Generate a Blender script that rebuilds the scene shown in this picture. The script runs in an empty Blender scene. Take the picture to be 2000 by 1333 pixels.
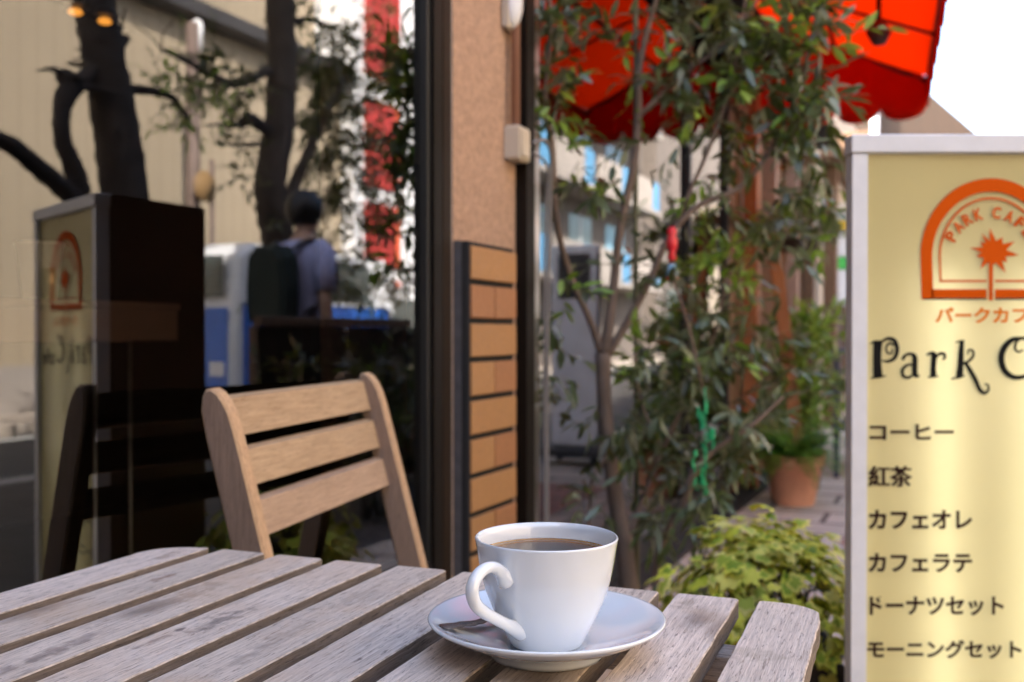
import bpy, math, random
from mathutils import Vector, Matrix

# ------------------------------------------------------------------ camera, light, exposure
scene = bpy.context.scene
COL = scene.collection
R = math.radians
FPX = 1944.0                      # focal length in pixels of the 2000 px wide photograph
CZ = 0.94                         # camera height
HOR = 649.5
cam_data = bpy.data.cameras.new('camera')
cam_data.lens = 35.0
cam_data.sensor_width = 36.0
cam_data.clip_start = 0.02
cam_data.clip_end = 2000
cam_data.dof.use_dof = True
cam_data.dof.focus_distance = 0.655
cam_data.dof.aperture_fstop = 7.6
cam = bpy.data.objects.new('camera', cam_data)
cam.location = (0, 0, CZ)
cam.rotation_euler = (R(89.5), 0, 0)
COL.objects.link(cam)
scene.camera = cam

SUN_EL, SUN_AZ = R(38), R(-111)    # azimuth from +Y towards +X
world = bpy.data.worlds.new('World')
scene.world = world
world.use_nodes = True
nt = world.node_tree
bg = nt.nodes['Background']
sky = nt.nodes.new('ShaderNodeTexSky')
sky.sky_type = 'NISHITA'
sky.sun_disc = False
sky.sun_elevation = SUN_EL
sky.sun_rotation = SUN_AZ
sky.dust_density = 3.0
sky.air_density = 1.0
sky.ozone_density = 1.0
nt.links.new(sky.outputs[0], bg.inputs[0])
bg.inputs[1].default_value = 0.15
sun_data = bpy.data.lights.new('sun', 'SUN')
sun_data.energy = 4.3
sun_data.angle = R(0.5)
sun_data.color = (1.0, 0.93, 0.82)
sun = bpy.data.objects.new('sun', sun_data)
sd = Vector((math.sin(SUN_AZ) * math.cos(SUN_EL), math.cos(SUN_AZ) * math.cos(SUN_EL), math.sin(SUN_EL)))
sun.rotation_euler = sd.to_track_quat('Z', 'Y').to_euler()
sun.location = sd * 60
COL.objects.link(sun)
vs = scene.view_settings
vs.view_transform = 'Standard'
vs.look = 'None'
vs.gamma = 1
vs.use_curve_mapping = False
vs.exposure = 2.95
scene.cycles.max_bounces = 10
scene.cycles.transparent_max_bounces = 12
scene.cycles.caustics_reflective = False
scene.cycles.caustics_refractive = False
scene.cycles.sample_clamp_indirect = 6.0

# ------------------------------------------------------------------ frames of reference
YAW = R(24)                                   # the cafe front runs 24 degrees to the view
FX, FY = math.sin(YAW), math.cos(YAW)         # along the cafe front
NX, NY = math.cos(YAW), -math.sin(YAW)        # from the cafe front out to the street
GLASS, RECESS = -0.875, -1.18


def W(n, s, z=0.0):
    return Vector((FX * s + NX * n, FY * s + NY * n, z))


def at(x, y, d):
    """a point d metres ahead seen at x, y of the photograph"""
    return Vector(((x - 1000) / FPX * d, d, CZ - (y - HOR) / FPX * d))


def mir(x, y, n, plane=GLASS):
    """where a thing stands, n metres out, whose mirror image in the shop glass is seen at x, y: (n, s, z)"""
    r = Vector(((x - 1000) / FPX, 1, -(y - HOR) / FPX))
    rn, rs = r.x * NX + r.y * NY, r.x * FX + r.y * FY
    k = (2 * plane - n) / rn
    return Vector((n, k * rs, CZ + k * r.z))


# ------------------------------------------------------------------ materials
def srgb(r, g, b):
    f = lambda c: (c / 255 / 12.92) if c / 255 <= 0.04045 else ((c / 255 + 0.055) / 1.055) ** 2.4
    return (f(r), f(g), f(b))


class NT:
    def __init__(self, name):
        self.m = bpy.data.materials.new(name)
        self.m.use_nodes = True
        self.t = self.m.node_tree
        self.b = self.t.nodes['Principled BSDF']
        self.out = self.t.nodes['Material Output']

    def n(self, typ, **kw):
        nd = self.t.nodes.new(typ)
        for k, v in kw.items():
            if k[0] == '_':
                setattr(nd, k[1:], v)
            else:
                nd.inputs[k.replace('__', ' ')].default_value = v
        return nd

    def l(self, a, b):
        self.t.links.new(a, b)

    def coords(self, kind='Object', scale=(1, 1, 1), rand=True):
        tc = self.n('ShaderNodeTexCoord')
        mp = self.n('ShaderNodeMapping')
        mp.inputs['Scale'].default_value = scale
        self.l(tc.outputs[kind], mp.inputs['Vector'])
        if rand:
            oi = self.n('ShaderNodeObjectInfo')
            mu = self.n('ShaderNodeMath', _operation='MULTIPLY')
            mu.inputs[1].default_value = 37.0
            self.l(oi.outputs['Random'], mu.inputs[0])
            cb = self.n('ShaderNodeCombineXYZ')
            for i in range(3):
                self.l(mu.outputs[0], cb.inputs[i])
            self.l(cb.outputs[0], mp.inputs['Location'])
        return mp.outputs[0]

    def noise(self, vec, scale, detail=4, rough=0.6, dist=0.0):
        nd = self.n('ShaderNodeTexNoise', Scale=scale, Detail=detail, Roughness=rough, Distortion=dist)
        self.l(vec, nd.inputs['Vector'])
        return nd.outputs['Fac']

    def ramp(self, fac, stops):
        r = self.n('ShaderNodeValToRGB')
        e = r.color_ramp.elements
        while len(e) < len(stops):
            e.new(0.5)
        for i, (p, c) in enumerate(stops):
            e[i].position = p
            e[i].color = (*c, 1) if len(c) == 3 else c
        self.l(fac, r.inputs[0])
        return r.outputs['Color']

    def mix(self, fac, a, b, mode='MIX'):
        m = self.n('ShaderNodeMix', _data_type='RGBA', _blend_type=mode)
        for src, i in ((fac, 0), (a, 6), (b, 7)):
            if isinstance(src, (int, float)):
                m.inputs[i].default_value = src
            elif isinstance(src, tuple):
                m.inputs[i].default_value = (*src, 1)
            else:
                self.l(src, m.inputs[i])
        return m.outputs[2]

    def bump(self, h, strength=0.3, dist=0.002):
        b = self.n('ShaderNodeBump', Strength=strength, Distance=dist)
        self.l(h, b.inputs['Height'])
        self.l(b.outputs[0], self.b.inputs['Normal'])


def plain(name, c, rough=0.5, metal=0.0, vary=0.12, scale=6.0, bump=0.0, coat=0.0, stretch=(1, 1, 1), bscale=None):
    """a material with a little mottling of its own"""
    k = NT(name)
    v = k.coords(scale=stretch)
    f = k.noise(v, scale, 5)
    k.l(k.ramp(f, [(0.25, tuple(x * (1 - vary) for x in c)), (0.75, tuple(min(1, x * (1 + vary)) for x in c))]), k.b.inputs['Base Color'])
    k.b.inputs['Roughness'].default_value = rough
    k.b.inputs['Metallic'].default_value = metal
    k.b.inputs['Coat Weight'].default_value = coat
    if bump:
        k.bump(k.noise(v, bscale or scale * 8, 6), bump, 0.004)
    return k.m


def wood(name, light, mid, dark, along=0, rough=0.75, stain=0.35, fibre=0.55, pores=1.0, knots=False):
    k = NT(name)
    sc = [1, 1, 1]
    sc[along] = 0.045
    v = k.coords(scale=tuple(sc))
    sb = [1, 1, 1]
    sb[along] = 0.25
    vb = k.coords(scale=tuple(sb))
    broad = k.noise(vb, 22, 4, 0.6, 0.4)
    base = k.ramp(broad, [(0.25, mid), (0.72, light)])
    fine = k.noise(v, 420, 5, 0.7, 0.3)
    base = k.mix(fibre, base, k.ramp(fine, [(0.33, dark), (0.5, mid), (0.68, tuple(min(1, x * 1.18) for x in light))]), 'MIX')
    sp2 = [1, 1, 1]
    sp2[along] = 0.10
    por = k.noise(k.coords(scale=tuple(sp2)), 620, 3, 0.75, 0.4)
    base = k.mix(k.ramp(por, [(0.56, (0, 0, 0)), (0.66, (0.8 * pores,) * 3)]), base, tuple(x * 0.75 for x in dark))
    st = k.noise(k.coords(scale=tuple(1 if i != along else 0.5 for i in range(3))), 26, 5, 0.55, 1.2)
    base = k.mix(k.ramp(st, [(0.62, (0, 0, 0)), (0.78, (stain,) * 3)]), base, tuple(x * 0.8 for x in dark))
    if knots:
        vk = [1, 1, 1]
        vk[along] = 0.42
        vo = k.n('ShaderNodeTexVoronoi', _voronoi_dimensions='2D', Scale=13.0, Randomness=1.0)
        vv = k.coords(scale=tuple(vk))
        wob = k.n('ShaderNodeTexNoise', Scale=60.0, Detail=3.0)
        k.l(vv, wob.inputs['Vector'])
        k.l(k.mix(0.012, vv, wob.outputs['Color'], 'ADD'), vo.inputs['Vector'])
        sp_ = k.n('ShaderNodeSeparateColor')
        k.l(vo.outputs['Color'], sp_.inputs[0])
        gate = k.ramp(sp_.outputs[0], [(0.58, (0, 0, 0)), (0.62, (1, 1, 1))])
        spot = k.ramp(vo.outputs['Distance'], [(0.05, (0.75, 0.75, 0.75)), (0.13, (0.45, 0.45, 0.45)), (0.24, (0, 0, 0))])
        base = k.mix(k.mix(1.0, gate, spot, 'MULTIPLY'), base, tuple(x * 0.7 for x in dark))
        oi = k.n('ShaderNodeObjectInfo')
        base = k.mix(1.0, base, k.ramp(oi.outputs['Random'], [(0.0, (0.84, 0.82, 0.80)), (0.5, (1.0, 0.98, 0.97)), (1.0, (1.08, 1.06, 1.07))]), 'MULTIPLY')
        br = k.noise(k.coords(), 9, 3, 0.6)
        base = k.mix(k.ramp(br, [(0.52, (0, 0, 0)), (0.72, (0.55, 0.55, 0.55))]), base, (mid[0] * 0.98, mid[1] * 0.82, mid[2] * 0.66))
    k.l(base, k.b.inputs['Base Color'])
    k.b.inputs['Roughness'].default_value = rough
    k.b.inputs['Specular IOR Level'].default_value = 0.3
    k.bump(fine, 0.6, 0.0014)
    return k.m


def leafmat(name, a, b, c, rough=0.38, trans=0.25, spec=0.5):
    k = NT(name)
    g = k.n('ShaderNodeNewGeometry')
    col = k.ramp(g.outputs['Random Per Island'], [(0.0, a), (0.55, b), (1.0, c)])
    k.l(col, k.b.inputs['Base Color'])
    k.b.inputs['Roughness'].default_value = rough
    k.b.inputs['Specular IOR Level'].default_value = spec
    tr = k.n('ShaderNodeBsdfTranslucent')
    k.l(k.mix(0.5, col, (0.25, 0.35, 0.03)), tr.inputs['Color'])
    mx = k.n('ShaderNodeMixShader')
    mx.inputs[0].default_value = trans
    k.l(k.b.outputs[0], mx.inputs[1])
    k.l(tr.outputs[0], mx.inputs[2])
    k.l(mx.outputs[0], k.out.inputs['Surface'])
    return k.m


def glassmat(name, tint, ior=1.55, gain=1.6):
    """shop glass: mirrors the street by Fresnel, shows a tinted room behind"""
    k = NT(name)
    fr = k.n('ShaderNodeFresnel', IOR=ior)
    mu = k.n('ShaderNodeMath', _operation='MULTIPLY', _use_clamp=True)
    mu.inputs[1].default_value = gain
    k.l(fr.outputs[0], mu.inputs[0])
    tr = k.n('ShaderNodeBsdfTransparent', Color=(*tint, 1))
    gl = k.n('ShaderNodeBsdfGlossy', Roughness=0.0)
    mx = k.n('ShaderNodeMixShader')
    k.l(mu.outputs[0], mx.inputs[0])
    k.l(tr.outputs[0], mx.inputs[1])
    k.l(gl.outputs[0], mx.inputs[2])
    k.l(mx.outputs[0], k.out.inputs['Surface'])
    return k.m


def emit(name, c, s):
    k = NT(name)
    k.b.inputs['Base Color'].default_value = (*c, 1)
    k.b.inputs['Emission Color'].default_value = (*c, 1)
    k.b.inputs['Emission Strength'].default_value = s
    return k.m


def sheet(name, c, t, tc, rough=0.5, spec=0.3):
    """fabric or plastic sheet that lets light through"""
    k = NT(name)
    v = k.coords()
    col = k.ramp(k.noise(v, 3, 5), [(0.3, tuple(x * 0.9 for x in c)), (0.7, c)])
    k.l(col, k.b.inputs['Base Color'])
    k.b.inputs['Roughness'].default_value = rough
    k.b.inputs['Specular IOR Level'].default_value = spec
    tr = k.n('ShaderNodeBsdfTranslucent', Color=(*tc, 1))
    mx = k.n('ShaderNodeMixShader')
    mx.inputs[0].default_value = t
    k.l(k.b.outputs[0], mx.inputs[1])
    k.l(tr.outputs[0], mx.inputs[2])
    k.l(mx.outputs[0], k.out.inputs['Surface'])
    return k.m


M = {}
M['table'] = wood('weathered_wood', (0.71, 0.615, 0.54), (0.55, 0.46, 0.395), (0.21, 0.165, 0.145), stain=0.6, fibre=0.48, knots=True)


def table_local(x, y):
    d = FPX * (CZ - 0.72) / (y - HOR)
    p = Vector(((x - 1000) / FPX * d, d, 0))
    ta = R(21.3)
    u = Vector((math.sin(ta), math.cos(ta), 0))
    e = Vector((math.cos(ta), -math.sin(ta), 0))
    q = p - (Vector((-0.3564, 1.035, 0)) - u * 0.68)
    return q.dot(u), -q.dot(e)


def add_stains(m, stains):
    t = m.node_tree
    b = t.nodes['Principled BSDF']
    src = b.inputs['Base Color'].links[0].from_socket
    tc = t.nodes.new('ShaderNodeTexCoord')
    no = t.nodes.new('ShaderNodeTexNoise')
    no.inputs['Scale'].default_value = 90
    no.inputs['Detail'].default_value = 4
    t.links.new(tc.outputs['Object'], no.inputs['Vector'])
    wob = t.nodes.new('ShaderNodeMapRange')
    t.links.new(no.outputs['Fac'], wob.inputs[0])
    wob.inputs[1].default_value, wob.inputs[2].default_value, wob.inputs[3].default_value, wob.inputs[4].default_value = 0.25, 0.75, -0.75, 0.75
    for x, y, rx, ry, c, a in stains:
        lx_, ly_ = table_local(x, y)
        mp = t.nodes.new('ShaderNodeMapping')
        mp.vector_type = 'TEXTURE'
        mp.inputs['Location'].default_value = (lx_, ly_, 0.72)
        mp.inputs['Scale'].default_value = (rx, ry, 0.05)
        t.links.new(tc.outputs['Object'], mp.inputs['Vector'])
        ln_ = t.nodes.new('ShaderNodeVectorMath')
        ln_.operation = 'LENGTH'
        t.links.new(mp.outputs[0], ln_.inputs[0])
        ad = t.nodes.new('ShaderNodeMath')
        ad.operation = 'ADD'
        t.links.new(ln_.outputs['Value'], ad.inputs[0])
        t.links.new(wob.outputs[0], ad.inputs[1])
        mr = t.nodes.new('ShaderNodeMapRange')
        t.links.new(ad.outputs[0], mr.inputs[0])
        mr.inputs[1].default_value, mr.inputs[2].default_value, mr.inputs[3].default_value, mr.inputs[4].default_value = 0.35, 1.05, a * 0.75, 0.0
        mx = t.nodes.new('ShaderNodeMix')
        mx.data_type = 'RGBA'
        t.links.new(mr.outputs[0], mx.inputs[0])
        t.links.new(src, mx.inputs[6])
        mx.inputs[7].default_value = (*c, 1)
        src = mx.outputs[2]
    t.links.new(src, b.inputs['Base Color'])


add_stains(M['table'], [(312, 1131, .018, .006, (.16, .07, .04), .85), (322, 1086, .03, .007, (.22, .15, .11), .7), (370, 1160, .05, .016, (.24, .17, .12), .6), (432, 1211, .032, .012, (.10, .085, .085), .8), (352, 1230, .008, .003, (.08, .06, .06), .9),
                        (300, 1252, .028, .0035, (.14, .10, .09), .7), (120, 1266, .06, .008, (.20, .15, .14), .7), (60, 1292, .05, .004, (.14, .11, .10), .6), (590, 1121, .014, .006, (.26, .16, .10), .7), (700, 1165, .06, .010, (.30, .24, .20), .5),
                        (560, 1240, .05, .009, (.28, .23, .20), .5), (1345, 1180, .022, .009, (.22, .18, .15), .6), (1480, 1280, .016, .020, (.30, .24, .18), .5), (230, 1200, .05, .008, (.30, .24, .22), .5), (470, 1290, .035, .006, (.22, .18, .16), .5), (700, 1290, .006, .002, (.06, .04, .04), .9)])
M['edge'] = plain('worn_wood_edge', (0.44, 0.355, 0.285), 0.8, vary=0.6, scale=110)
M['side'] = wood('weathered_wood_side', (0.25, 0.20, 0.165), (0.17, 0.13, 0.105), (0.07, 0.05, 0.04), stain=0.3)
M['rail'] = wood('rail_wood', (0.40, 0.33, 0.28), (0.30, 0.22, 0.17), (0.12, 0.08, 0.06), along=1)
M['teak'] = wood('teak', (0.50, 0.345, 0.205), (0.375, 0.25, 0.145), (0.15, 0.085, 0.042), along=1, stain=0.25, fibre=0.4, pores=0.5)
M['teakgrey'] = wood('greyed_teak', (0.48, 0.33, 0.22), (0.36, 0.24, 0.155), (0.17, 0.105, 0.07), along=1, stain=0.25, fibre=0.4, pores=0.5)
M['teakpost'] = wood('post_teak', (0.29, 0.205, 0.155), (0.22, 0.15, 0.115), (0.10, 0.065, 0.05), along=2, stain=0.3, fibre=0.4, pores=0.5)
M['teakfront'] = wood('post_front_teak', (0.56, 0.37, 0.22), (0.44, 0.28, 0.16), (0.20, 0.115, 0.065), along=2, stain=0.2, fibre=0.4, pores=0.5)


def ceramic():
    k = NT('white_porcelain')
    k.b.inputs['Base Color'].default_value = (0.80, 0.80, 0.80, 1)
    k.b.inputs['Roughness'].default_value = 0.15
    k.b.inputs['Coat Weight'].default_value = 1.0
    k.b.inputs['Coat Roughness'].default_value = 0.03
    k.b.inputs['Coat IOR'].default_value = 1.5
    v = k.coords()
    k.l(k.ramp(k.noise(v, 14, 3), [(0.3, (0.755, 0.79, 0.83)), (0.7, (0.775, 0.805, 0.84))]), k.b.inputs['Base Color'])
    return k.m


M['ceramic'] = ceramic()
k = NT('black_coffee')                  # thin at the wall of the cup, where it turns amber
v_ = k.coords(rand=False)
ln = k.n('ShaderNodeVectorMath', _operation='LENGTH')
fl_ = k.n('ShaderNodeVectorMath', _operation='MULTIPLY')
fl_.inputs[1].default_value = (1, 1, 0)
k.l(v_, fl_.inputs[0])
k.l(fl_.outputs[0], ln.inputs[0])
mu_ = k.n('ShaderNodeMath', _operation='MULTIPLY')
mu_.inputs[1].default_value = 1 / 0.0455
k.l(ln.outputs['Value'], mu_.inputs[0])
k.l(k.ramp(mu_.outputs[0], [(0.60, (0.016, 0.005, 0.003)), (0.82, (0.10, 0.032, 0.004)), (0.93, (0.26, 0.095, 0.006)), (1.0, (0.46, 0.21, 0.015))]), k.b.inputs['Base Color'])
k.b.inputs['Roughness'].default_value = 0.03
k.b.inputs['Specular IOR Level'].default_value = 0.22
M['coffee'] = k.m
M['steel'] = plain('spoon_steel', (0.20, 0.17, 0.16), 0.3, 1.0, vary=0.4, scale=300, bump=0.5)
M['stainless'] = plain('brushed_stainless', (0.42, 0.39, 0.35), 0.3, 1.0, vary=0.15, scale=4, stretch=(30, 30, 1))
M['frame_dark'] = plain('dark_bronze_frame', (0.010, 0.007, 0.005), 0.5, 0.0, vary=0.25)
M['frame_brown'] = plain('brown_frame', (0.022, 0.013, 0.008), 0.55, 0.0, vary=0.2)
for q_ in ('frame_dark', 'frame_brown'):
    M[q_].node_tree.nodes['Principled BSDF'].inputs['Specular IOR Level'].default_value = 0.12
M['caulk'] = plain('pale_caulk', (0.45, 0.43, 0.42), 0.8)
M['stucco'] = plain('peach_stucco', (0.425, 0.265, 0.175), 0.9, vary=0.30, scale=95, bump=1.0, bscale=130)
M['mortar'] = plain('dark_mortar', (0.075, 0.07, 0.075), 0.9, vary=0.25, scale=50, bump=0.4)
M['mortar_black'] = plain('black_joint', (0.014, 0.012, 0.012), 0.9)
M['tile'] = plain('ochre_tile', (0.40, 0.195, 0.068), 0.55, vary=0.10, scale=90, bump=0.15)
M['tile2'] = plain('russet_tile', (0.36, 0.155, 0.060), 0.55, vary=0.12, scale=90, bump=0.15)
M['beigebox'] = plain('beige_plastic', (0.52, 0.44, 0.34), 0.5)
M['pipe'] = plain('brown_pipe', (0.30, 0.15, 0.10), 0.5)
M['cable'] = plain('grey_cable', (0.18, 0.16, 0.15), 0.6)
M['white'] = plain('white_paint', (0.72, 0.72, 0.74), 0.5, vary=0.05)
M['signframe'] = plain('sign_frame', (0.70, 0.70, 0.73), 0.45, vary=0.06, scale=30)
M['signside'] = plain('sign_side', (0.16, 0.10, 0.075), 0.5)
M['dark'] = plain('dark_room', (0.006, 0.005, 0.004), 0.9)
M['counter'] = plain('counter_wood', (0.20, 0.12, 0.10), 0.5)
M['bark'] = plain('dark_bark', (0.05, 0.037, 0.030), 0.9, vary=0.4, scale=20, bump=0.8, stretch=(1, 1, 0.25))
M['stem'] = plain('shrub_bark', (0.17, 0.115, 0.085), 0.85, vary=0.3, scale=40, bump=0.6, stretch=(1, 1, 0.3))
M['twig'] = plain('green_twig', (0.14, 0.13, 0.07), 0.8, vary=0.3)
M['leaf'] = leafmat('shrub_leaf', (0.054, 0.078, 0.026), (0.090, 0.125, 0.048), (0.24, 0.265, 0.175), 0.33, spec=0.8)
M['leafyoung'] = leafmat('young_leaf', (0.14, 0.25, 0.025), (0.22, 0.36, 0.04), (0.36, 0.46, 0.08), 0.4, 0.35)
M['leafdark'] = leafmat('dark_leaf', (0.030, 0.034, 0.012), (0.045, 0.046, 0.018), (0.085, 0.065, 0.028), 0.4)
M['leafrust'] = leafmat('rusty_leaf', (0.10, 0.04, 0.015), (0.12, 0.06, 0.02), (0.06, 0.07, 0.02), 0.5)
M['ivygreen'] = leafmat('ivy_green', (0.17, 0.28, 0.03), (0.32, 0.43, 0.04), (0.50, 0.56, 0.09), 0.6, 0.08, spec=0.2)
M['ivycream'] = leafmat('ivy_cream', (0.66, 0.70, 0.06), (0.80, 0.75, 0.12), (0.85, 0.78, 0.26), 0.6, 0.08, spec=0.2)
M['fern'] = leafmat('fern_green', (0.06, 0.17, 0.015), (0.10, 0.26, 0.02), (0.17, 0.34, 0.04), 0.5, 0.3)
M['bluefern'] = leafmat('grey_green', (0.07, 0.11, 0.08), (0.11, 0.16, 0.12), (0.16, 0.22, 0.17), 0.5, 0.2)
M['terracotta'] = plain('terracotta', (0.70, 0.34, 0.21), 0.8, vary=0.12, scale=14, bump=0.15)
M['soil'] = plain('soil', (0.03, 0.02, 0.013), 0.95, bump=0.8)
M['planter'] = plain('brown_planter', (0.06, 0.042, 0.032), 0.8, bump=0.2)
M['awning'] = sheet('red_awning_cloth', (0.70, 0.03, 0.008), 0.78, (1.0, 0.16, 0.02), 0.8, 0.1)
M['valance'] = sheet('red_awning_cloth_shaded', (0.55, 0.022, 0.008), 0.45, (0.75, 0.05, 0.008), 0.8, 0.1)  # same awning cloth, the valance's shade put into darker, less translucent colour
M['awningbar'] = plain('awning_bar', (0.14, 0.03, 0.02), 0.5)
M['orangewood'] = wood('orange_timber', (0.36, 0.15, 0.06), (0.26, 0.10, 0.04), (0.12, 0.045, 0.02), along=2, stain=0.2)
M['brownwood'] = wood('brown_timber', (0.20, 0.115, 0.065), (0.14, 0.08, 0.045), (0.06, 0.03, 0.02), along=2, stain=0.2)
M['pinkwood'] = wood('pale_timber', (0.44, 0.30, 0.24), (0.34, 0.22, 0.17), (0.18, 0.11, 0.08), along=2, stain=0.2)
M['black'] = plain('black_paint', (0.010, 0.010, 0.010), 0.45)
M['glass'] = glassmat('shop_glass', (0.55, 0.53, 0.51), 1.60, 2.35)
M['glass_wing'] = glassmat('wing_glass', (0.30, 0.29, 0.28), 1.62, 1.35)
M['carglass'] = plain('car_glass', (0.05, 0.07, 0.075), 0.05, coat=1.0)
M['blue'] = plain('blue_paint', (0.02, 0.12, 0.50), 0.4, coat=0.5)
M['skyblue'] = plain('light_blue_panel', (0.10, 0.28, 0.48), 0.5)
M['rubber'] = plain('rubber', (0.015, 0.015, 0.015), 0.8)
M['alloy'] = plain('alloy', (0.5, 0.5, 0.52), 0.35, 0.9)
M['redpaint'] = plain('red_paint', (0.36, 0.028, 0.022), 0.55, vary=0.15)
M['orangepaint'] = plain('orange_paint', (0.55, 0.10, 0.035), 0.55, vary=0.15)
M['skin'] = plain('skin', (0.45, 0.27, 0.19), 0.55)
M['shirt'] = plain('lavender_shirt', (0.42, 0.43, 0.66), 0.85)
M['trousers'] = plain('dark_trousers', (0.02, 0.02, 0.025), 0.9)
M['hair'] = plain('dark_hair', (0.012, 0.009, 0.007), 0.5)
M['pack'] = plain('dark_pack', (0.010, 0.018, 0.013), 0.8)
M['greypole'] = plain('brown_grey_pole', (0.13, 0.09, 0.075), 0.7)
M['kiosk'] = plain('grey_kiosk', (0.84, 0.84, 0.86), 0.5)
M['darkgrey'] = plain('dark_grey', (0.05, 0.045, 0.045), 0.6)
M['ochre'] = plain('dull_ochre', (0.22, 0.13, 0.05), 0.7)
M['coolgrey'] = plain('cool_grey_wall', (0.22, 0.23, 0.25), 0.85, vary=0.1, scale=2)
M['taupe'] = plain('taupe_wall', (0.15, 0.125, 0.11), 0.85, vary=0.1, scale=2)
M['concrete'] = plain('warm_grey_wall', (0.34, 0.30, 0.27), 0.85, vary=0.08, scale=2)
M['cream'] = plain('cream_wall', (0.50, 0.43, 0.34), 0.85, vary=0.08, scale=2)
M['bulb'] = emit('warm_lamp', (1.0, 0.38, 0.05), 0.30)
M['tube'] = emit('fluorescent_tube', (1.0, 0.98, 0.94), 0.85)
M['ink_orange'] = plain('orange_ink', (0.62, 0.085, 0.001), 0.8, vary=0.05)
M['ink_amber'] = plain('amber_ink', (0.74, 0.17, 0.001), 0.8, vary=0.05)
for q_ in ('ink_orange', 'ink_amber'):
    M[q_].node_tree.nodes['Principled BSDF'].inputs['Specular IOR Level'].default_value = 0.1
M['ink_brown'] = plain('brown_ink', (0.030, 0.012, 0.010), 0.5)
M['ink_black'] = plain('black_ink', (0.012, 0.012, 0.012), 0.5)
for q_ in ('ink_black', 'ink_brown'):
    M[q_].node_tree.nodes['Principled BSDF'].inputs['Specular IOR Level'].default_value = 0.04
M['signpanel'] = sheet('sign_panel', (0.77, 0.655, 0.275), 0.42, (0.80, 0.74, 0.46), 0.18, 0.5)
M['yellow'] = plain('yellow_paint', (0.75, 0.50, 0.03), 0.5)
M['green'] = plain('green_plastic', (0.02, 0.42, 0.16), 0.4)
M['brightgreen'] = plain('bright_green_paint', (0.05, 0.50, 0.08), 0.5)
M['redplastic'] = plain('red_plastic', (0.75, 0.02, 0.03), 0.35)
M['lightblue'] = plain('pale_blue_plastic', (0.22, 0.40, 0.52), 0.35)
M['foam'] = plain('white_paper_cup', (0.75, 0.74, 0.76), 0.6, vary=0.03)
M['brass'] = plain('brass', (0.75, 0.55, 0.30), 0.35, 0.6)
M['bluegrey'] = plain('blue_grey_shelf', (0.06, 0.065, 0.09), 0.7)


def ribbed(name, c, period, axis):
    """sheet cladding with vertical ribs"""
    k = NT(name)
    v = k.coords(rand=False)
    sep = k.n('ShaderNodeSeparateXYZ')
    k.l(v, sep.inputs[0])
    f = k.n('ShaderNodeMath', _operation='MULTIPLY')
    f.inputs[1].default_value = 1 / period
    k.l(sep.outputs[axis], f.inputs[0])
    fr = k.n('ShaderNodeMath', _operation='FRACT')
    k.l(f.outputs[0], fr.inputs[0])
    groove = k.ramp(fr.outputs[0], [(0.0, (0, 0, 0)), (0.08, (0, 0, 0)), (0.16, (1, 1, 1)), (0.92, (1, 1, 1))])
    n1 = k.noise(v, 0.6, 5)
    base = k.ramp(n1, [(0.3, tuple(x * 0.9 for x in c)), (0.7, tuple(x * 1.06 for x in c))])
    k.l(k.mix(groove, tuple(x * 0.82 for x in c), base), k.b.inputs['Base Color'])
    k.b.inputs['Roughness'].default_value = 0.6
    k.bump(groove, 0.35, 0.008)
    return k.m


M['siding'] = ribbed('beige_siding', (0.37, 0.30, 0.21), 0.25, 1)
M['roofsiding'] = ribbed('tan_roof_sheet', (0.05, 0.031, 0.020), 0.24, 0)


def paving(name, c1, c2, joint, w, h, msize=0.012):
    k = NT(name)
    v = k.coords(rand=False)
    b = k.n('ShaderNodeTexBrick', Scale=1.0, _offset=0.5)
    b.inputs['Mortar Size'].default_value = msize
    b.inputs['Brick Width'].default_value = w
    b.inputs['Row Height'].default_value = h
    b.inputs['Color1'].default_value = (*c1, 1)
    b.inputs['Color2'].default_value = (*c2, 1)
    b.inputs['Mortar'].default_value = (*joint, 1)
    k.l(v, b.inputs['Vector'])
    n = k.noise(v, 3, 6)
    k.l(k.mix(0.6, b.outputs['Color'], k.ramp(n, [(0.25, (0.45, 0.42, 0.40)), (0.75, (1, 1, 1))]), 'MULTIPLY'), k.b.inputs['Base Color'])
    k.b.inputs['Roughness'].default_value = 0.85
    inv = k.n('ShaderNodeMath', _operation='SUBTRACT')
    inv.inputs[0].default_value = 1
    k.l(b.outputs['Fac'], inv.inputs[1])
    k.bump(inv.outputs[0], 0.6, 0.005)
    return k.m


M['pavers'] = paving('beige_pavers', (0.58, 0.50, 0.42), (0.50, 0.43, 0.36), (0.10, 0.08, 0.07), 0.60, 0.30, 0.014)
M['redpavers'] = paving('red_pavers', (0.48, 0.22, 0.17), (0.42, 0.20, 0.15), (0.12, 0.09, 0.08), 0.2, 0.1, 0.008)
M['darkpavers'] = paving('dark_pavers', (0.075, 0.065, 0.06), (0.055, 0.05, 0.045), (0.02, 0.02, 0.02), 0.30, 0.30, 0.01)
M['asphalt'] = plain('asphalt', (0.055, 0.053, 0.052), 0.9, vary=0.2, scale=3, bump=0.5, bscale=120)
M['ground'] = plain('ground', (0.20, 0.18, 0.16), 0.9, scale=0.3)
M['kerb'] = plain('kerb_stone', (0.36, 0.34, 0.32), 0.85, bump=0.3)
M['line'] = plain('road_paint', (0.75, 0.75, 0.72), 0.7)


# ------------------------------------------------------------------ mesh helpers
def catmull(pts, k=4):
    pts = [Vector(p) for p in pts]
    if len(pts) < 3:
        return pts
    P = [pts[0] * 2 - pts[1]] + pts + [pts[-1] * 2 - pts[-2]]
    out = []
    for i in range(1, len(P) - 2):
        a, b, c, d = P[i - 1:i + 3]
        for j in range(k):
            t = j / k
            out.append(0.5 * ((2 * b) + (c - a) * t + (2 * a - 5 * b + 4 * c - d) * t * t + (3 * b - a - 3 * c + d) * t ** 3))
    out.append(pts[-1])
    return out


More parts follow.
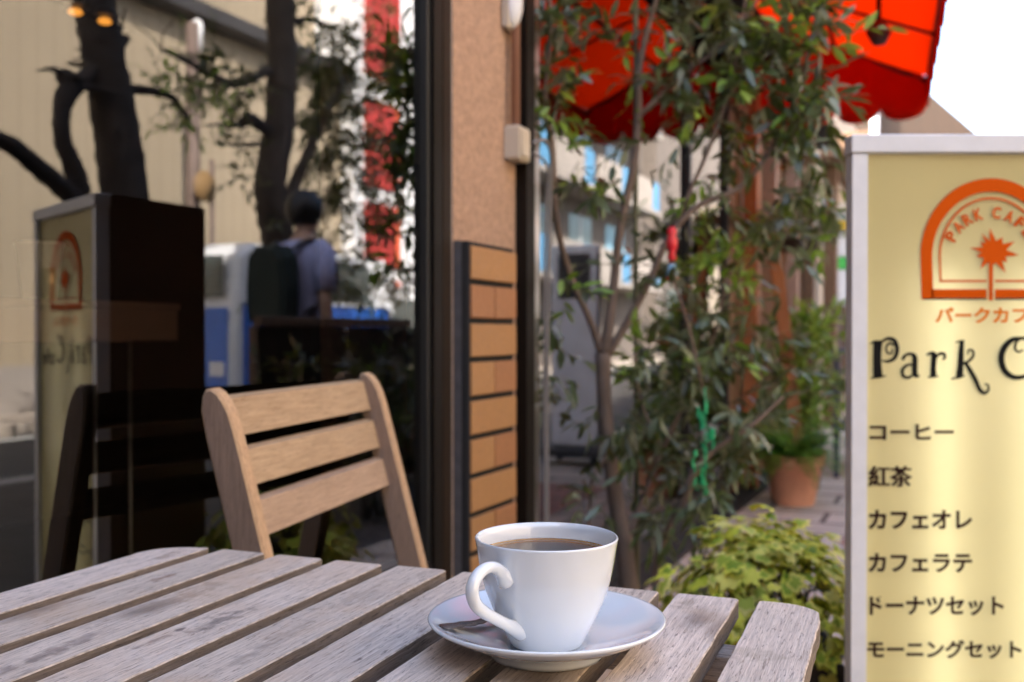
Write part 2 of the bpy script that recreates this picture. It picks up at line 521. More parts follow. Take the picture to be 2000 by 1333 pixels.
def resample(vals, n):
    out = []
    for i in range(n):
        x = i / (n - 1) * (len(vals) - 1)
        a = min(int(x), len(vals) - 2)
        out.append(vals[a] + (vals[a + 1] - vals[a]) * (x - a))
    return out


class MB:
    def __init__(self):
        self.v, self.f, self.mi, self.sm = [], [], [], []

    def face(self, idx, m=0, s=False):
        self.f.append(tuple(idx))
        self.mi.append(m)
        self.sm.append(s)

    def add(self, pts):
        a = len(self.v)
        self.v.extend(tuple(p) for p in pts)
        return a

    def slab(self, outline, z0, z1, cham=0.0, m=(0, 0, 0), fn=None):
        """prism over a convex outline (counter-clockwise) with a worn edge on top and bottom; m = top, side, edge slots; fn maps x,y,z"""
        fn = fn or (lambda x, y, z: (x, y, z))
        n = len(outline)
        ins = []
        for i in range(n):
            p, a, b = (Vector(outline[i]).to_2d(), Vector(outline[i - 1]).to_2d(), Vector(outline[(i + 1) % n]).to_2d())
            d1, d2 = (p - a).normalized(), (b - p).normalized()
            nrm = Vector((-d1.y - d2.y, d1.x + d2.x))
            nrm = nrm.normalized() if nrm.length > 1e-6 else Vector((-d1.y, d1.x))
            c = max(0.5, nrm.dot(Vector((-d1.y, d1.x))))
            ins.append(p + nrm * (cham / c))
        rings = [(ins, z0), (outline, z0 + cham), (outline, z1 - cham), (ins, z1)] if cham else [(outline, z0), (outline, z1)]
        st = [self.add([fn(p[0], p[1], z) for p in o]) for o, z in rings]
        for k in range(len(st) - 1):
            mm = m[1] if (not cham or k == 1) else m[2]
            for i in range(n):
                j = (i + 1) % n
                self.face((st[k] + i, st[k] + j, st[k + 1] + j, st[k + 1] + i), mm)
        self.face([st[0] + i for i in reversed(range(n))], m[3] if len(m) > 3 else m[1])
        self.face([st[-1] + i for i in range(n)], m[0])
        return self

    def box(self, lo, hi, m=0, cham=0.0, mat=None):
        o = [(lo[0], lo[1]), (hi[0], lo[1]), (hi[0], hi[1]), (lo[0], hi[1])]
        fn = None
        if mat is not None:
            fn = lambda x, y, z: tuple(mat @ Vector((x, y, z)))
        return self.slab(o, lo[2], hi[2], cham, (m, m, m), fn)

    def bar(self, a, b, w, t, m=0, up=(0, 0, 1), cham=0.0):
        """square bar from a to b"""
        a, b = Vector(a), Vector(b)
        d = (b - a)
        L = d.length
        z = d.normalized()
        x = z.cross(Vector(up))
        if x.length < 1e-4:
            x = z.cross(Vector((1, 0, 0)))
        x.normalize()
        y = z.cross(x)
        mt = Matrix.Translation(a) @ Matrix((x, y, z)).transposed().to_4x4()
        return self.box((-w / 2, -t / 2, 0), (w / 2, t / 2, L), m, cham, mt)

    def tube(self, path, rad, seg=10, m=0, k=1, flat=1.0, cap=True, up=(0, 0, 1), rough=0.0, rg=random):
        pts = catmull(path, k) if k > 1 else [Vector(p) for p in path]
        rad = rad if isinstance(rad, (list, tuple)) else [rad, rad]
        rr = resample(list(rad), len(pts))
        prev = None
        st = []
        for i, p in enumerate(pts):
            t = (pts[min(i + 1, len(pts) - 1)] - pts[max(i - 1, 0)]).normalized()
            if prev is None:
                x = t.cross(Vector(up))
                if x.length < 1e-3:
                    x = t.cross(Vector((1, 0, 0)))
            else:
                x = prev - t * prev.dot(t)
            x.normalize()
            prev = x
            y = t.cross(x)
            st.append(self.add([p + (x * math.cos(a) + y * math.sin(a) * flat) * (rr[i] * (1 + (rg.uniform(-rough, rough) if rough else 0))) for a in [2 * math.pi * j / seg for j in range(seg)]]))
        for i in range(len(st) - 1):
            for j in range(seg):
                q = (j + 1) % seg
                self.face((st[i] + j, st[i] + q, st[i + 1] + q, st[i + 1] + j), m, True)
        if cap:
            self.face([st[0] + j for j in reversed(range(seg))], m)
            self.face([st[-1] + j for j in range(seg)], m)
        return self

    def lathe(self, prof, c=(0, 0, 0), seg=32, m=0, closed=False, axis=None):
        """axis: None = z, else a 4x4 matrix"""
        c = Vector(c)
        st = []
        for r, z in prof:
            pts = []
            for j in range(seg):
                a = 2 * math.pi * j / seg
                p = Vector((r * math.cos(a), r * math.sin(a), z))
                pts.append((axis @ p if axis is not None else p) + c)
            st.append(self.add(pts))
        n = len(st)
        for i in range(n if closed else n - 1):
            a, b = st[i], st[(i + 1) % n]
            for j in range(seg):
                q = (j + 1) % seg
                self.face((a + j, a + q, b + q, b + j), m, True)
        if not closed:
            if prof[0][0] > 1e-5:
                self.face([st[0] + j for j in reversed(range(seg))], m)
            if prof[-1][0] > 1e-5:
                self.face([st[-1] + j for j in range(seg)], m)
        return self

    def leaf(self, p, d, up, L, w, m=0, fold=0.25, droop=0.15):
        p, d = Vector(p), Vector(d).normalized()
        up = Vector(up)
        s = d.cross(up)
        if s.length < 1e-3:
            s = d.cross(Vector((1, 0, 0)))
        s.normalize()
        u = s.cross(d)
        mid, lf, rt = [], [], []
        for t, ww in ((0.0, 0.06), (0.22, 0.72), (0.5, 1.0), (0.78, 0.62), (1.0, 0.0)):
            c = p + d * (L * t) - u * (droop * L * t * t)
            mid.append(c)
            lf.append(c - s * (w * ww * 0.5) + u * (fold * w * ww * 0.5))
            rt.append(c + s * (w * ww * 0.5) + u * (fold * w * ww * 0.5))
        a = self.add(mid)
        b = self.add(lf[:-1])
        c = self.add(rt[:-1])
        for i in range(3):
            self.face((a + i, a + i + 1, b + i + 1, b + i), m, True)
            self.face((a + i + 1, a + i, c + i, c + i + 1), m, True)
        self.face((a + 3, a + 4, b + 3), m, True)
        self.face((a + 4, a + 3, c + 3), m, True)

    def obj(self, name, mats, parent=None, loc=None, rotz=None):
        me = bpy.data.meshes.new(name)
        me.from_pydata(self.v, [], self.f)
        for mm in (mats if isinstance(mats, (list, tuple)) else [mats]):
            me.materials.append(M[mm] if isinstance(mm, str) else mm)
        me.polygons.foreach_set('material_index', self.mi)
        me.polygons.foreach_set('use_smooth', self.sm)
        me.update()
        o = bpy.data.objects.new(name, me)
        COL.objects.link(o)
        if parent is not None:
            o.parent = parent
        if loc is not None:
            o.location = loc
        if rotz is not None:
            o.rotation_euler = (0, 0, rotz)
        return o


def thing(name, label, cat, loc=(0, 0, 0), rotz=0.0, group=None):
    o = bpy.data.objects.new(name, None)
    o.empty_display_size = 0.05
    COL.objects.link(o)
    o.location = loc
    o.rotation_euler = (0, 0, rotz)
    o['label'] = label
    o['category'] = cat
    if group:
        o['group'] = group
    return o


def tag(o, label, cat, group=None):
    o['label'] = label
    o['category'] = cat
    if group:
        o['group'] = group
    return o


def structure(o):
    o['kind'] = 'structure'
    return o


def copy_tree(o, parent=None):
    c = o.copy()
    COL.objects.link(c)
    if parent is not None:
        c.parent = parent
    for ch in list(o.children):
        copy_tree(ch, c)
    return c


FR = -YAW                          # objects turned so that local x = out to the street, local y = along the front


def text(name, body, mat, parent, x0, x1, zc, h, y, bold=0.0, depth=0.0006, loc=None):
    """lettering fitted between x0 and x1, centred on zc, as a thin raised mesh facing -y"""
    cu = bpy.data.curves.new(name, 'FONT')
    cu.body = body
    cu.offset = bold
    cu.resolution_u = 3
    o = bpy.data.objects.new(name, cu)
    COL.objects.link(o)
    dg = bpy.context.evaluated_depsgraph_get()
    me = bpy.data.meshes.new_from_object(o.evaluated_get(dg))
    COL.objects.unlink(o)
    bpy.data.objects.remove(o)
    xs = [v.co.x for v in me.vertices]
    ys = [v.co.y for v in me.vertices]
    sx = (x1 - x0) / (max(xs) - min(xs))
    sy = h / (max(ys) - min(ys)) if h else sx
    cy = (max(ys) + min(ys)) / 2
    mx = min(xs)
    for v in me.vertices:
        v.co = ((v.co.x - mx) * sx + x0, y - depth, (v.co.y - cy) * sy + zc)
    me.materials.clear()
    me.materials.append(M[mat])
    q = bpy.data.objects.new(name, me)
    COL.objects.link(q)
    q.parent = parent
    return q


# ------------------------------------------------------------------ ground and street
rnd = random.Random(5)


def flat(name, n0, n1, s0, s1, z, mat, thick=None):
    b = MB()
    if thick:
        b.box((n0, s0, z - thick), (n1, s1, z))
    else:
        a = b.add([(n0, s0, z), (n1, s0, z), (n1, s1, z), (n0, s1, z)])
        b.face((a, a + 1, a + 2, a + 3))
    return structure(b.obj(name, mat, rotz=FR))


flat('ground', -300, 300, -300, 300, -0.16, 'ground')
flat('sidewalk', -1.5, 0.60, -14, 60, 0.0, 'pavers', 0.15)
flat('dark_paving', 0.602, 3.6, -14, 60, 0.0, 'darkpavers', 0.15)
flat('red_paving', -0.46, 0.30, 4.6, 5.75, 0.004, 'redpavers')
flat('kerb', 3.602, 3.78, -14, 60, 0.004, 'kerb', 0.155)
flat('road', 3.782, 7.0, -14, 60, -0.12, 'asphalt', 0.03)
flat('far_sidewalk', 7.002, 8.4, -14, 60, 0.0, 'pavers', 0.15)
b = MB()
for n in (4.0, 6.7):
    a = b.add([(n, -14, -0.116), (n + 0.12, -14, -0.116), (n + 0.12, 60, -0.116), (n, 60, -0.116)])
    b.face((a, a + 1, a + 2, a + 3))
structure(b.obj('road_marking', 'line', rotz=FR))

# ------------------------------------------------------------------ the cafe
cafe = thing('cafe_building', 'cafe front with large dark framed windows, peach stucco column and ochre tile base', 'cafe', rotz=FR)
b = MB()
TOP = 8.2
b.box((-7.0, -14, 2.62), (-0.86, 3.3, TOP))                     # upper storeys
b.box((-1.02, -14, 0), (-0.858, 1.663, 0.46))                      # wall below the windows
b.box((-6.8, -14, 0.0), (-6.6, 9.6, 2.615))                       # back wall
b.box((-6.6, -14, 0.0), (-0.88, -13.8, 2.615))                    # end wall
b.box((-6.6, 9.4, 0.0), (-1.2, 9.6, 2.615))
b.box((-7.0, 3.302, 2.63), (-1.16, 9.6, 3.15))                     # low wing above the recessed front
b.obj('wall', 'concrete', cafe)
b = MB()
b.box((-1.16, 1.664, 0), (-0.862, 1.955, 2.615))
b.obj('stucco_column', 'stucco', cafe)
b = MB()                                                          # tile base of the column: dark body, ochre tiles
b.box((-0.8615, 1.674, 0), (-0.838, 1.888, 1.112))
z = 1.103
row = 0
while z > 0.02:
    zl = max(0.0, z - 0.0622)
    if row % 2 == 0:
        b.box((-0.8375, 1.676, zl), (-0.829, 1.884, z), 1 if row % 3 else 1, 0.0015)
    else:
        b.box((-0.8375, 1.676, zl), (-0.829, 1.7785, z), 2 if row == 1 else 1, 0.0015)
        b.box((-0.8375, 1.7830, zl), (-0.829, 1.884, z), 2, 0.0015)
    z -= 0.0735
    row += 1
b.box((-0.8615, 1.6645, 0), (-0.8455, 1.6735, 1.112), 3)
b.box((-0.845, 1.6655, 0), (-0.831, 1.6735, 1.110), 0)            # rough grey return beside the tiles
b.obj('tile_base', ['mortar_black', 'tile', 'tile2', 'mortar'], cafe)
b = MB()
b.box((-1.15, 1.955, 0.0), (-0.836, 2.0, 2.615), cham=0.003)
b.obj('corner_post', 'frame_dark', cafe)
b = MB()
b.box((-1.15, 2.0015, 0.0), (-0.872, 2.115, 2.615), cham=0.003)
b.obj('steel_jamb', 'stainless', cafe)
# the street window
b = MB()
b.box((-0.905, 1.562, 0.46), (-0.862, 1.5775, 2.60), 2)
b.box((-0.905, 1.578, 0.46), (-0.855, 1.609, 2.60), 0, 0.003)
b.box((-0.905, 1.6095, 0.46), (-0.858, 1.612, 2.60), 2)
b.box((-0.905, 1.6125, 0.46), (-0.855, 1.644, 2.60), 1, 0.003)
b.box((-0.905, 1.6445, 0.46), (-0.864, 1.6635, 2.60), 3)
b.box((-0.93, -13.7, 0.462), (-0.85, 1.561, 0.53), 0, 0.003)
b.box((-0.93, -13.7, 2.50), (-0.85, 1.561, 2.61), 0, 0.003)
b.box((-0.93, -2.3, 0.532), (-0.84, -2.2, 2.498), 0, 0.003)
win = b.obj('window_frame', ['frame_dark', 'frame_brown', 'black', 'caulk'], cafe)


def pane(name, n, s0, s1, z0, z1, mat, parent):
    q = MB()
    a = q.add([(n, s0, z0), (n, s1, z0), (n, s1, z1), (n, s0, z1)])
    q.face((a, a + 1, a + 2, a + 3))
    c = q.add([(n - 0.006, s0, z0), (n - 0.006, s1, z0), (n - 0.006, s1, z1), (n - 0.006, s0, z1)])
    q.face((c + 3, c + 2, c + 1, c), 1)
    for i in range(4):
        j = (i + 1) % 4
        q.face((a + j, a + i, c + i, c + j), 1)
    return q.obj(name, [mat, 'paneback'], parent)


k = NT('pane_back')
tr = k.n('ShaderNodeBsdfTransparent', Color=(0.95, 0.97, 0.96, 1))
k.l(tr.outputs[0], k.out.inputs['Surface'])
M['paneback'] = k.m
pane('glass_pane', GLASS, -2.199, 1.5615, 0.531, 2.499, 'glass', win)
pane('glass_pane', GLASS, -13.6, -2.301, 0.531, 2.499, 'glass', win)
# the recessed glazed wing
b = MB()
SM = [2.02, 4.70, 5.57]
b.box((-1.26, 2.02, 0.0), (-1.15, 5.6, 0.13), 0, 0.004)
b.box((-1.24, 2.02, 2.60), (-1.16, 5.6, 2.625), 0)
for s in SM[1:]:
    b.box((-1.20, s - 0.017, 0.131), (-1.155, s + 0.017, 2.599), 0, 0.003)
wf = b.obj('wing_frame', ['black'], cafe)
for s0, s1 in zip(SM[:-1], SM[1:]):
    pane('glass_pane', RECESS, s0 + 0.0175, s1 - 0.0175, 0.131, 2.599, 'glass_wing', wf)
b = MB()                                                          # timber entry beyond the glass
s = 5.62
i = 0
while s < 9.3:
    b.box((-1.20 - 0.01 * (i % 2), s, 0.0), (-1.165 - 0.01 * (i % 2), s + 0.115, 2.62), 0, 0.003)
    s += 0.12
    i += 1
b.obj('board_panel', 'brownwood', cafe)
for s, w, mt, nn in ((5.95, 0.11, 'orangewood', -1.10), (6.75, 0.07, 'pinkwood', -1.12), (7.6, 0.10, 'pinkwood', -1.10), (8.5, 0.12, 'brownwood', -1.1)):
    b = MB()
    b.box((nn - 0.05, s, 0.0), (nn + 0.03, s + w, 2.60), 0, 0.005)
    b.obj('timber_post', mt, cafe)
b = MB()
b.box((-1.16, 5.6, 1.55), (-1.115, 9.3, 1.60), 0, 0.004)
b.box((-1.16, 5.6, 2.20), (-1.115, 9.3, 2.27), 0, 0.004)
b.obj('timber_rail', 'brownwood', cafe)
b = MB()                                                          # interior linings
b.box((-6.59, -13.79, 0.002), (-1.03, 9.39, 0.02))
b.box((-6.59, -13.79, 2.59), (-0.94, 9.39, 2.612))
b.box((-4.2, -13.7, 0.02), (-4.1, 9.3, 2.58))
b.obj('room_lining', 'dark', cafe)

# conduit, box, cable and lamp on the column
b = MB()
b.tube([W(-0.843, 1.912, 1.372), W(-0.843, 1.912, 2.60)], 0.0095, 12)
tag(b.obj('conduit_pipe', 'pipe'), 'thin reddish brown pipe running down the peach column to a beige box', 'pipe')
t = thing('junction_box', 'small beige electrical box on the edge of the peach column', 'electric box', W(-0.838, 1.925, 1.30), FR)
MB().box((-0.023, -0.030, 0.0), (0.010, 0.028, 0.072), 0, 0.004).obj('housing', 'beigebox', t)
MB().box((0.0105, -0.022, 0.008), (0.014, 0.020, 0.064), 0, 0.002).obj('cover', 'beigebox', t)
b = MB()
b.tube([W(-0.83, 1.972, 1.345), W(-0.822, 2.02, 1.36), W(-0.822, 2.06, 1.335), W(-0.83, 2.075, 1.25), W(-0.83, 2.06, 1.0), W(-0.83, 2.055, 0.6), W(-0.83, 2.06, 0.1)], 0.0045, 8, k=4)
b.tube([W(-0.83, 1.972, 1.325), W(-0.815, 2.01, 1.31), W(-0.825, 2.045, 1.27), W(-0.83, 2.04, 1.0), W(-0.83, 2.05, 0.1)], 0.003, 8, k=4)
tag(b.obj('cable', 'cable'), 'loose grey cables looping from the beige box down the steel jamb', 'cable')
t = thing('wall_lamp', 'small oval white lamp on the column above the beige box', 'lamp', W(-0.86, 1.905, 1.57), FR)
mt = Matrix.Rotation(R(90), 4, 'Y')
b = MB()
b.lathe([(0.0001, 0.034), (0.016, 0.031), (0.025, 0.024), (0.029, 0.017), (0.029, 0.0145)], (0.0, 0, 0.06), 20, axis=Matrix.Diagonal((1, 0.85, 2.0, 1)) @ mt)
b.obj('diffuser', 'white', t)
b = MB()
b.box((0.001, -0.026, 0.0), (0.0145, 0.026, 0.12), 0, 0.004)
b.obj('base_plate', 'beigebox', t)

# ------------------------------------------------------------------ inside the window
t = thing('interior_counter', 'brown counter with thin steel legs inside the window behind the chair', 'counter', W(-1.5, 0.9, 0.0), FR)
MB().box((-0.30, -1.6, 0.985), (0.02, 0.72, 1.0), 0, 0.003).obj('top', 'counter', t)
MB().box((-0.006, -1.6, 0.922), (0.012, 0.72, 0.9845), 0, 0.002).obj('apron', 'counter', t)
for s in (-1.4, -0.2, 0.53, 0.62):
    MB().tube([(-0.02, s, 0.02), (-0.02, s, 0.921)], 0.0035, 8).obj('leg', 'alloy', t)
t = thing('paper_cup', 'white tapered paper cup on the counter inside the window', 'cup', W(-1.55, 1.33, 1.0005), FR)
MB().lathe([(0.027, 0.0), (0.0275, 0.002), (0.0395, 0.10), (0.042, 0.101), (0.042, 0.105), (0.039, 0.106), (0.0385, 0.098), (0.026, 0.006)], seg=28).obj('body', 'foam', t)
t = thing('stirrer_holder', 'slim brass coloured holder standing beside the white paper cup', 'holder', W(-1.495, 1.305, 1.0005), FR)
MB().lathe([(0.011, 0.0), (0.011, 0.055), (0.008, 0.056), (0.008, 0.01)], seg=16).obj('tube', 'brass', t)
for i, (x, y, lab) in enumerate(((150, 28, 'small warm lamp glowing inside the window, nearer the trunk edge'), (207, 46, 'fainter warm lamp glowing inside the window, lower of the pair'))):
    r = Vector(((x - 1000) / FPX, 1, -(y - HOR) / FPX))
    kk = -3.0 / (r.x * NX + r.y * NY)
    p = r * kk
    t = thing('pendant_lamp', lab, 'lamp', (p.x, p.y, CZ + p.z), 0, 'lamps inside the cafe')
    MB().lathe([(0.0001, -0.006), (0.020, -0.004), (0.027, 0.003), (0.018, 0.014), (0.0001, 0.016)], seg=20).obj('bulb', 'bulb', t)
    MB().lathe([(0.05, 0.021), (0.03, 0.05), (0.008, 0.06), (0.0001, 0.061)], seg=20).obj('shade', 'black', t)
    MB().tube([(0, 0, 0.06), (0, 0, 2.585 - CZ - p.z)], 0.003, 6).obj('cord', 'black', t)

# ------------------------------------------------------------------ the table
TA = R(21.3)
tu = Vector((math.sin(TA), math.cos(TA), 0))       # along the planks, away
te = Vector((math.cos(TA), -math.sin(TA), 0))
PW, PG, PL, PT = 0.0512, 0.0155, 0.68, 0.0165
tc0 = Vector((-0.3564, 1.035, 0)) - tu * PL
# local x along the planks, local y across, towards the far-left corner
table = thing('slatted_table', 'weathered grey wooden slatted table holding the coffee cup', 'table', (tc0 + te * (10 * PW + 9 * PG) * 0.0).to_tuple(), math.atan2(tu.y, tu.x))
rnd = random.Random(11)


def arc(cx, cy, r, a0, a1, n=7):
    return [(cx + r * math.cos(R(a0 + (a1 - a0) * i / n)), cy + r * math.sin(R(a0 + (a1 - a0) * i / n))) for i in range(n + 1)]


for i in range(10):
    y1 = -i * (PW + PG) + rnd.uniform(-0.0006, 0.0006)
    y0 = y1 - PW
    N = 46
    dx = rnd.uniform(-0.0012, 0.0012)
    jj = lambda: rnd.gauss(0, 0.00022)
    out = [(PL * k / N, y0 + jj()) for k in range(1, N)]
    if i == 9:
        out += arc(PL - 0.036, y0 + 0.034, 0.036, -84, 0)[0:]
        out = [p for p in out if not (p[0] > PL - 0.037 and p[1] < y0 + 0.0005)]
        out += [(PL, y1 - 0.003), (PL - 0.003, y1)]
    elif i == 0:
        out += [(PL - 0.003, y0), (PL, y0 + 0.003)]
        out += arc(PL - 0.05, y1 - 0.044, 0.046, 4, 86)
    else:
        out += [(PL + dx - 0.0025, y0), (PL + dx, y0 + 0.0025), (PL + dx, y1 - 0.0025), (PL + dx - 0.0025, y1)]
    out += [(PL * k / N, y1 + jj()) for k in range(N - 1, 0, -1) if not (i == 0 and PL * k / N > PL - 0.05)]
    out += [(0, y1 - 0.002), (0, y0 + 0.002)]
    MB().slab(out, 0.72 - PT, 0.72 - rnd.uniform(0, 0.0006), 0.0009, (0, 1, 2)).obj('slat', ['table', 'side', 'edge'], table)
YW = -(10 * PW + 9 * PG)
for x, w, mt in ((PL - 0.085, 0.028, 'rail'), (PL - 0.245, 0.03, 'orangewood'), (0.085, 0.028, 'rail')):
    MB().box((x - w / 2, YW + 0.012, 0.72 - PT - 0.0225), (x + w / 2, -0.012, 0.72 - PT - 0.0005), 0, 0.002).obj('cross_rail', mt, table)
for y in (-0.06, YW + 0.06):
    for xa, xb, off in ((PL - 0.06, 0.07, 0.0), (0.07, PL - 0.06, 0.026)):
        yy = y + (off if y < -0.3 else -off)
        MB().bar((xa, yy, 0.02), (xb, yy, 0.68), 0.024, 0.045, 0, (0, 1, 0), 0.003).obj('leg', 'teakpost', table)
for xx in (0.10, PL - 0.10):
    MB().box((xx - 0.012, YW + 0.075, 0.12), (xx + 0.012, -0.075, 0.15), 0, 0.003).obj('stretcher', 'rail', table)

# ------------------------------------------------------------------ cup, coffee, saucer, spoon
CUP = Vector((0.0236, 0.682, 0.7202))
sa = thing('saucer', 'glossy white porcelain saucer under the coffee cup', 'saucer', CUP)
MB().lathe([(0.0001, 0.0035), (0.033, 0.0035), (0.0355, 0.0), (0.0395, 0.0), (0.0405, 0.0025), (0.041, 0.0062), (0.047, 0.0082), (0.058, 0.0118), (0.070, 0.0172), (0.0785, 0.0222),
            (0.0808, 0.0238), (0.0813, 0.0250), (0.0805, 0.0259), (0.0785, 0.0255), (0.070, 0.0212), (0.058, 0.0158), (0.046, 0.0116), (0.036, 0.0092), (0.031, 0.0084), (0.0285, 0.0072), (0.0265, 0.0066), (0.0001, 0.0066)], seg=128).obj('dish', 'ceramic', sa)
cup = thing('coffee_cup', 'white porcelain cup of black coffee with curved handle on the table', 'cup', CUP + Vector((0, 0, 0.0067)))
O = [(0.0001, 0.0008), (0.0215, 0.0008), (0.0225, 0.0), (0.0245, 0.0), (0.0258, 0.0015), (0.0278, 0.0055), (0.0312, 0.0125), (0.0352, 0.0205), (0.0390, 0.0290), (0.0420, 0.0370), (0.0444, 0.0460), (0.0463, 0.0555), (0.0476, 0.0640), (0.0486, 0.0700), (0.0491, 0.0722),
     (0.0491, 0.0731), (0.0484, 0.0737), (0.0474, 0.0733), (0.0464, 0.0690), (0.0455, 0.0620), (0.0442, 0.0530), (0.0420, 0.0430), (0.0385, 0.0330), (0.0335, 0.0220), (0.0270, 0.0120), (0.0200, 0.0070), (0.0001, 0.0055)]
MB().lathe(O, seg=128).obj('bowl', 'ceramic', cup)
hd = Vector((-0.62, -0.785, 0))
hp = [hd * d + Vector((0, 0, z)) for d, z in ((0.0435, 0.0515), (0.0490, 0.0572), (0.0550, 0.0615), (0.0625, 0.0632), (0.0700, 0.0618), (0.0758, 0.0575), (0.0782, 0.0512), (0.0752, 0.0430), (0.0675, 0.0362), (0.0575, 0.0302), (0.0450, 0.0232), (0.0365, 0.0188), (0.0280, 0.0150))]
MB().tube(hp, [0.0068, 0.0047, 0.0039, 0.0038, 0.0040, 0.0042, 0.0043, 0.0042, 0.0041, 0.0039, 0.0040, 0.0052, 0.0072], 20, k=6, flat=1.0).obj('handle', 'ceramic', cup)
co = MB()
co.lathe([(0.0452, 0.0618), (0.0453, 0.0622), (0.0395, 0.0608)], seg=96, m=1)
a0 = len(co.v)
co.v += [(0.0394 * math.cos(2 * math.pi * j / 96), 0.0394 * math.sin(2 * math.pi * j / 96), 0.06076) for j in range(96)]
co.face([a0 + j for j in range(96)], 0, True)
co.f = [f for f in co.f[:-1] if len(f) == 4] + [co.f[-1]]
co.mi = [1] * (len(co.f) - 1) + [0]
co.sm = [True] * len(co.f)
tag(co.obj('coffee', ['coffee', 'coffee'], loc=CUP + Vector((0, 0, 0.0072))), 'dark coffee with amber edge filling the white cup', 'coffee')
sp = thing('teaspoon', 'ornate steel teaspoon lying on the saucer behind the cup handle', 'spoon', CUP)
SA_, SB_ = Vector((-0.0705, -0.0210, 0.0232)), Vector((-0.0005, 0.0685, 0.0195))
sdv = (SB_ - SA_)
sx = Vector((sdv.y, -sdv.x, 0)).normalized()
b = MB()
st = []
prof = [(0.0, 0.0018), (0.02, 0.0040), (0.06, 0.0054), (0.11, 0.0050), (0.15, 0.0036), (0.19, 0.0046), (0.24, 0.0040), (0.29, 0.0027), (0.33, 0.0031), (0.40, 0.0022), (0.50, 0.0019), (0.62, 0.0018), (0.70, 0.0022), (0.74, 0.0026)]
for tt, w in prof:
    c = SA_ + sdv * tt + Vector((0, 0, 0.0006 * math.sin(tt * 14) - 0.010 * math.sin(min(1, tt / 0.74) * math.pi) * 0.35))
    th = 0.0011 + 0.0006 * math.sin(tt * 60) ** 2
    st.append(b.add([c - sx * w * 1.6, c - sx * w * 0.75 + Vector((0, 0, th)), c + Vector((0, 0, th * 0.7)), c + sx * w * 0.75 + Vector((0, 0, th)), c + sx * w * 1.6, c - Vector((0, 0, th * 0.6))]))
for i in range(len(st) - 1):
    for j in range(6):
        q = (j + 1) % 6
        b.face((st[i] + j, st[i] + q, st[i + 1] + q, st[i + 1] + j), 0, True)
b.face([st[0] + j for j in range(6)])
b.obj('handle', 'steel', sp)
b = MB()
rings = []
for ir in range(7):
    rr = ir / 6
    ring = []
    for j in range(20):
        a = 2 * math.pi * j / 20
        w = 0.0105 * (1 + 0.12 * math.cos(a))
        ring.append(SA_ + sdv * 0.86 + sdv.normalized() * (math.cos(a) * 0.0165 * rr) + sx * (math.sin(a) * w * rr) + Vector((0, 0, -0.0035 * (1 - rr * rr))))
    rings.append(b.add(ring))
for i in range(6):
    for j in range(20):
        q = (j + 1) % 20
        b.face((rings[i] + j, rings[i] + q, rings[i + 1] + q, rings[i + 1] + j), 0, True)
b.obj('spoon_bowl', 'steel', sp)

# ------------------------------------------------------------------ the chair (local x = front, y = along the slats)
CA = R(14)
chair = thing('folding_chair', 'wooden folding chair with three slat back standing against the window', 'chair', (-0.2787 + 0.0, 1.138, 0), -CA)
LEAN = math.tan(R(14.7))
ZR = 0.701
SL = 0.430


def px(z):                      # fore-aft position of the post front edge at height z
    return -(z - ZR) * LEAN + 0.004


for s, yo in ((0, -0.0225), (1, SL + 0.0005)):
    out = []
    wt = 0.040
    out += [(px(0.0), 0.0), (px(0.4), 0.4), (px(0.8), 0.80), (px(0.83) - 0.0005, 0.83), (px(0.848) - 0.0018, 0.848), (px(0.862) - 0.0055, 0.862), (px(0.872) - 0.011, 0.872), (px(0.8765) - 0.018, 0.8765),
            (px(0.875) - 0.026, 0.875), (px(0.866) - 0.033, 0.866), (px(0.85) - 0.0385, 0.85), (px(0.82) - wt - 0.0005, 0.82), (px(0.4) - wt - 0.003, 0.4), (px(0.0) - wt, 0.0)]
    b = MB()
    b.slab(out, yo, yo + 0.022, 0.003, (0, 1, 1, 0), lambda x, y, z: (x, z, y))
    # keep face winding outward
    b.f = [tuple(reversed(f)) for f in b.f]
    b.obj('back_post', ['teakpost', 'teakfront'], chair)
for z0, z1, mt in ((0.701, 0.741, 'teakgrey'), (0.760, 0.801, 'teak'), (0.8185, 0.8625, 'teak')):
    b = MB()
    b.slab([(px(z0) - 0.034, z0 + 0.003), (px(z0) - 0.022, z0), (px(z1) - 0.022, z1), (px(z1) - 0.034, z1 + 0.003)], 0.0, SL, 0.0015, (0, 0, 0), lambda x, y, z: (x, z, y))
    b.f = [tuple(reversed(f)) for f in b.f]
    b.obj('back_slat', mt, chair)
for i in range(6):
    x0 = 0.06 + i * 0.058
    MB().box((x0, 0.024, 0.435), (x0 + 0.046, SL - 0.024, 0.452), 0, 0.002).obj('seat_slat', 'teakgrey', chair)
for yo in (0.002, SL - 0.022):
    b = MB()
    b.slab([(0.03, 0.40), (0.42, 0.405), (0.42, 0.434), (0.03, 0.434)], yo, yo + 0.02, 0.002, (0, 0, 0), lambda x, y, z: (x, z, y))
    b.f = [tuple(reversed(f)) for f in b.f]
    b.obj('seat_rail', 'teakpost', chair)
for yo in (0.026, SL - 0.044):
    MB().bar((-0.015, yo + 0.009, 0.0), (0.37, yo + 0.009, 0.40), 0.018, 0.036, 0, (0, 1, 0), 0.002).obj('rear_leg', 'teakpost', chair)
MB().bar((0.02, 0.046, 0.05), (0.02, SL - 0.046, 0.05), 0.018, 0.03, 0, (0, 0, 1), 0.002).obj('stretcher', 'teakpost', chair)

# ------------------------------------------------------------------ the lightbox sign (fronto-parallel, d metres ahead)
SD = 1.446
PXM = SD / FPX
SCX = (1938 - 1000) * PXM
sign = thing('menu_sign', 'tall white framed lightbox sign with cream yellow menu and orange palm logo', 'sign', (SCX, SD, 0))


def lx(x):
    return (x - 1938) * PXM


def lz(y):
    return CZ + (HOR - y) * PXM


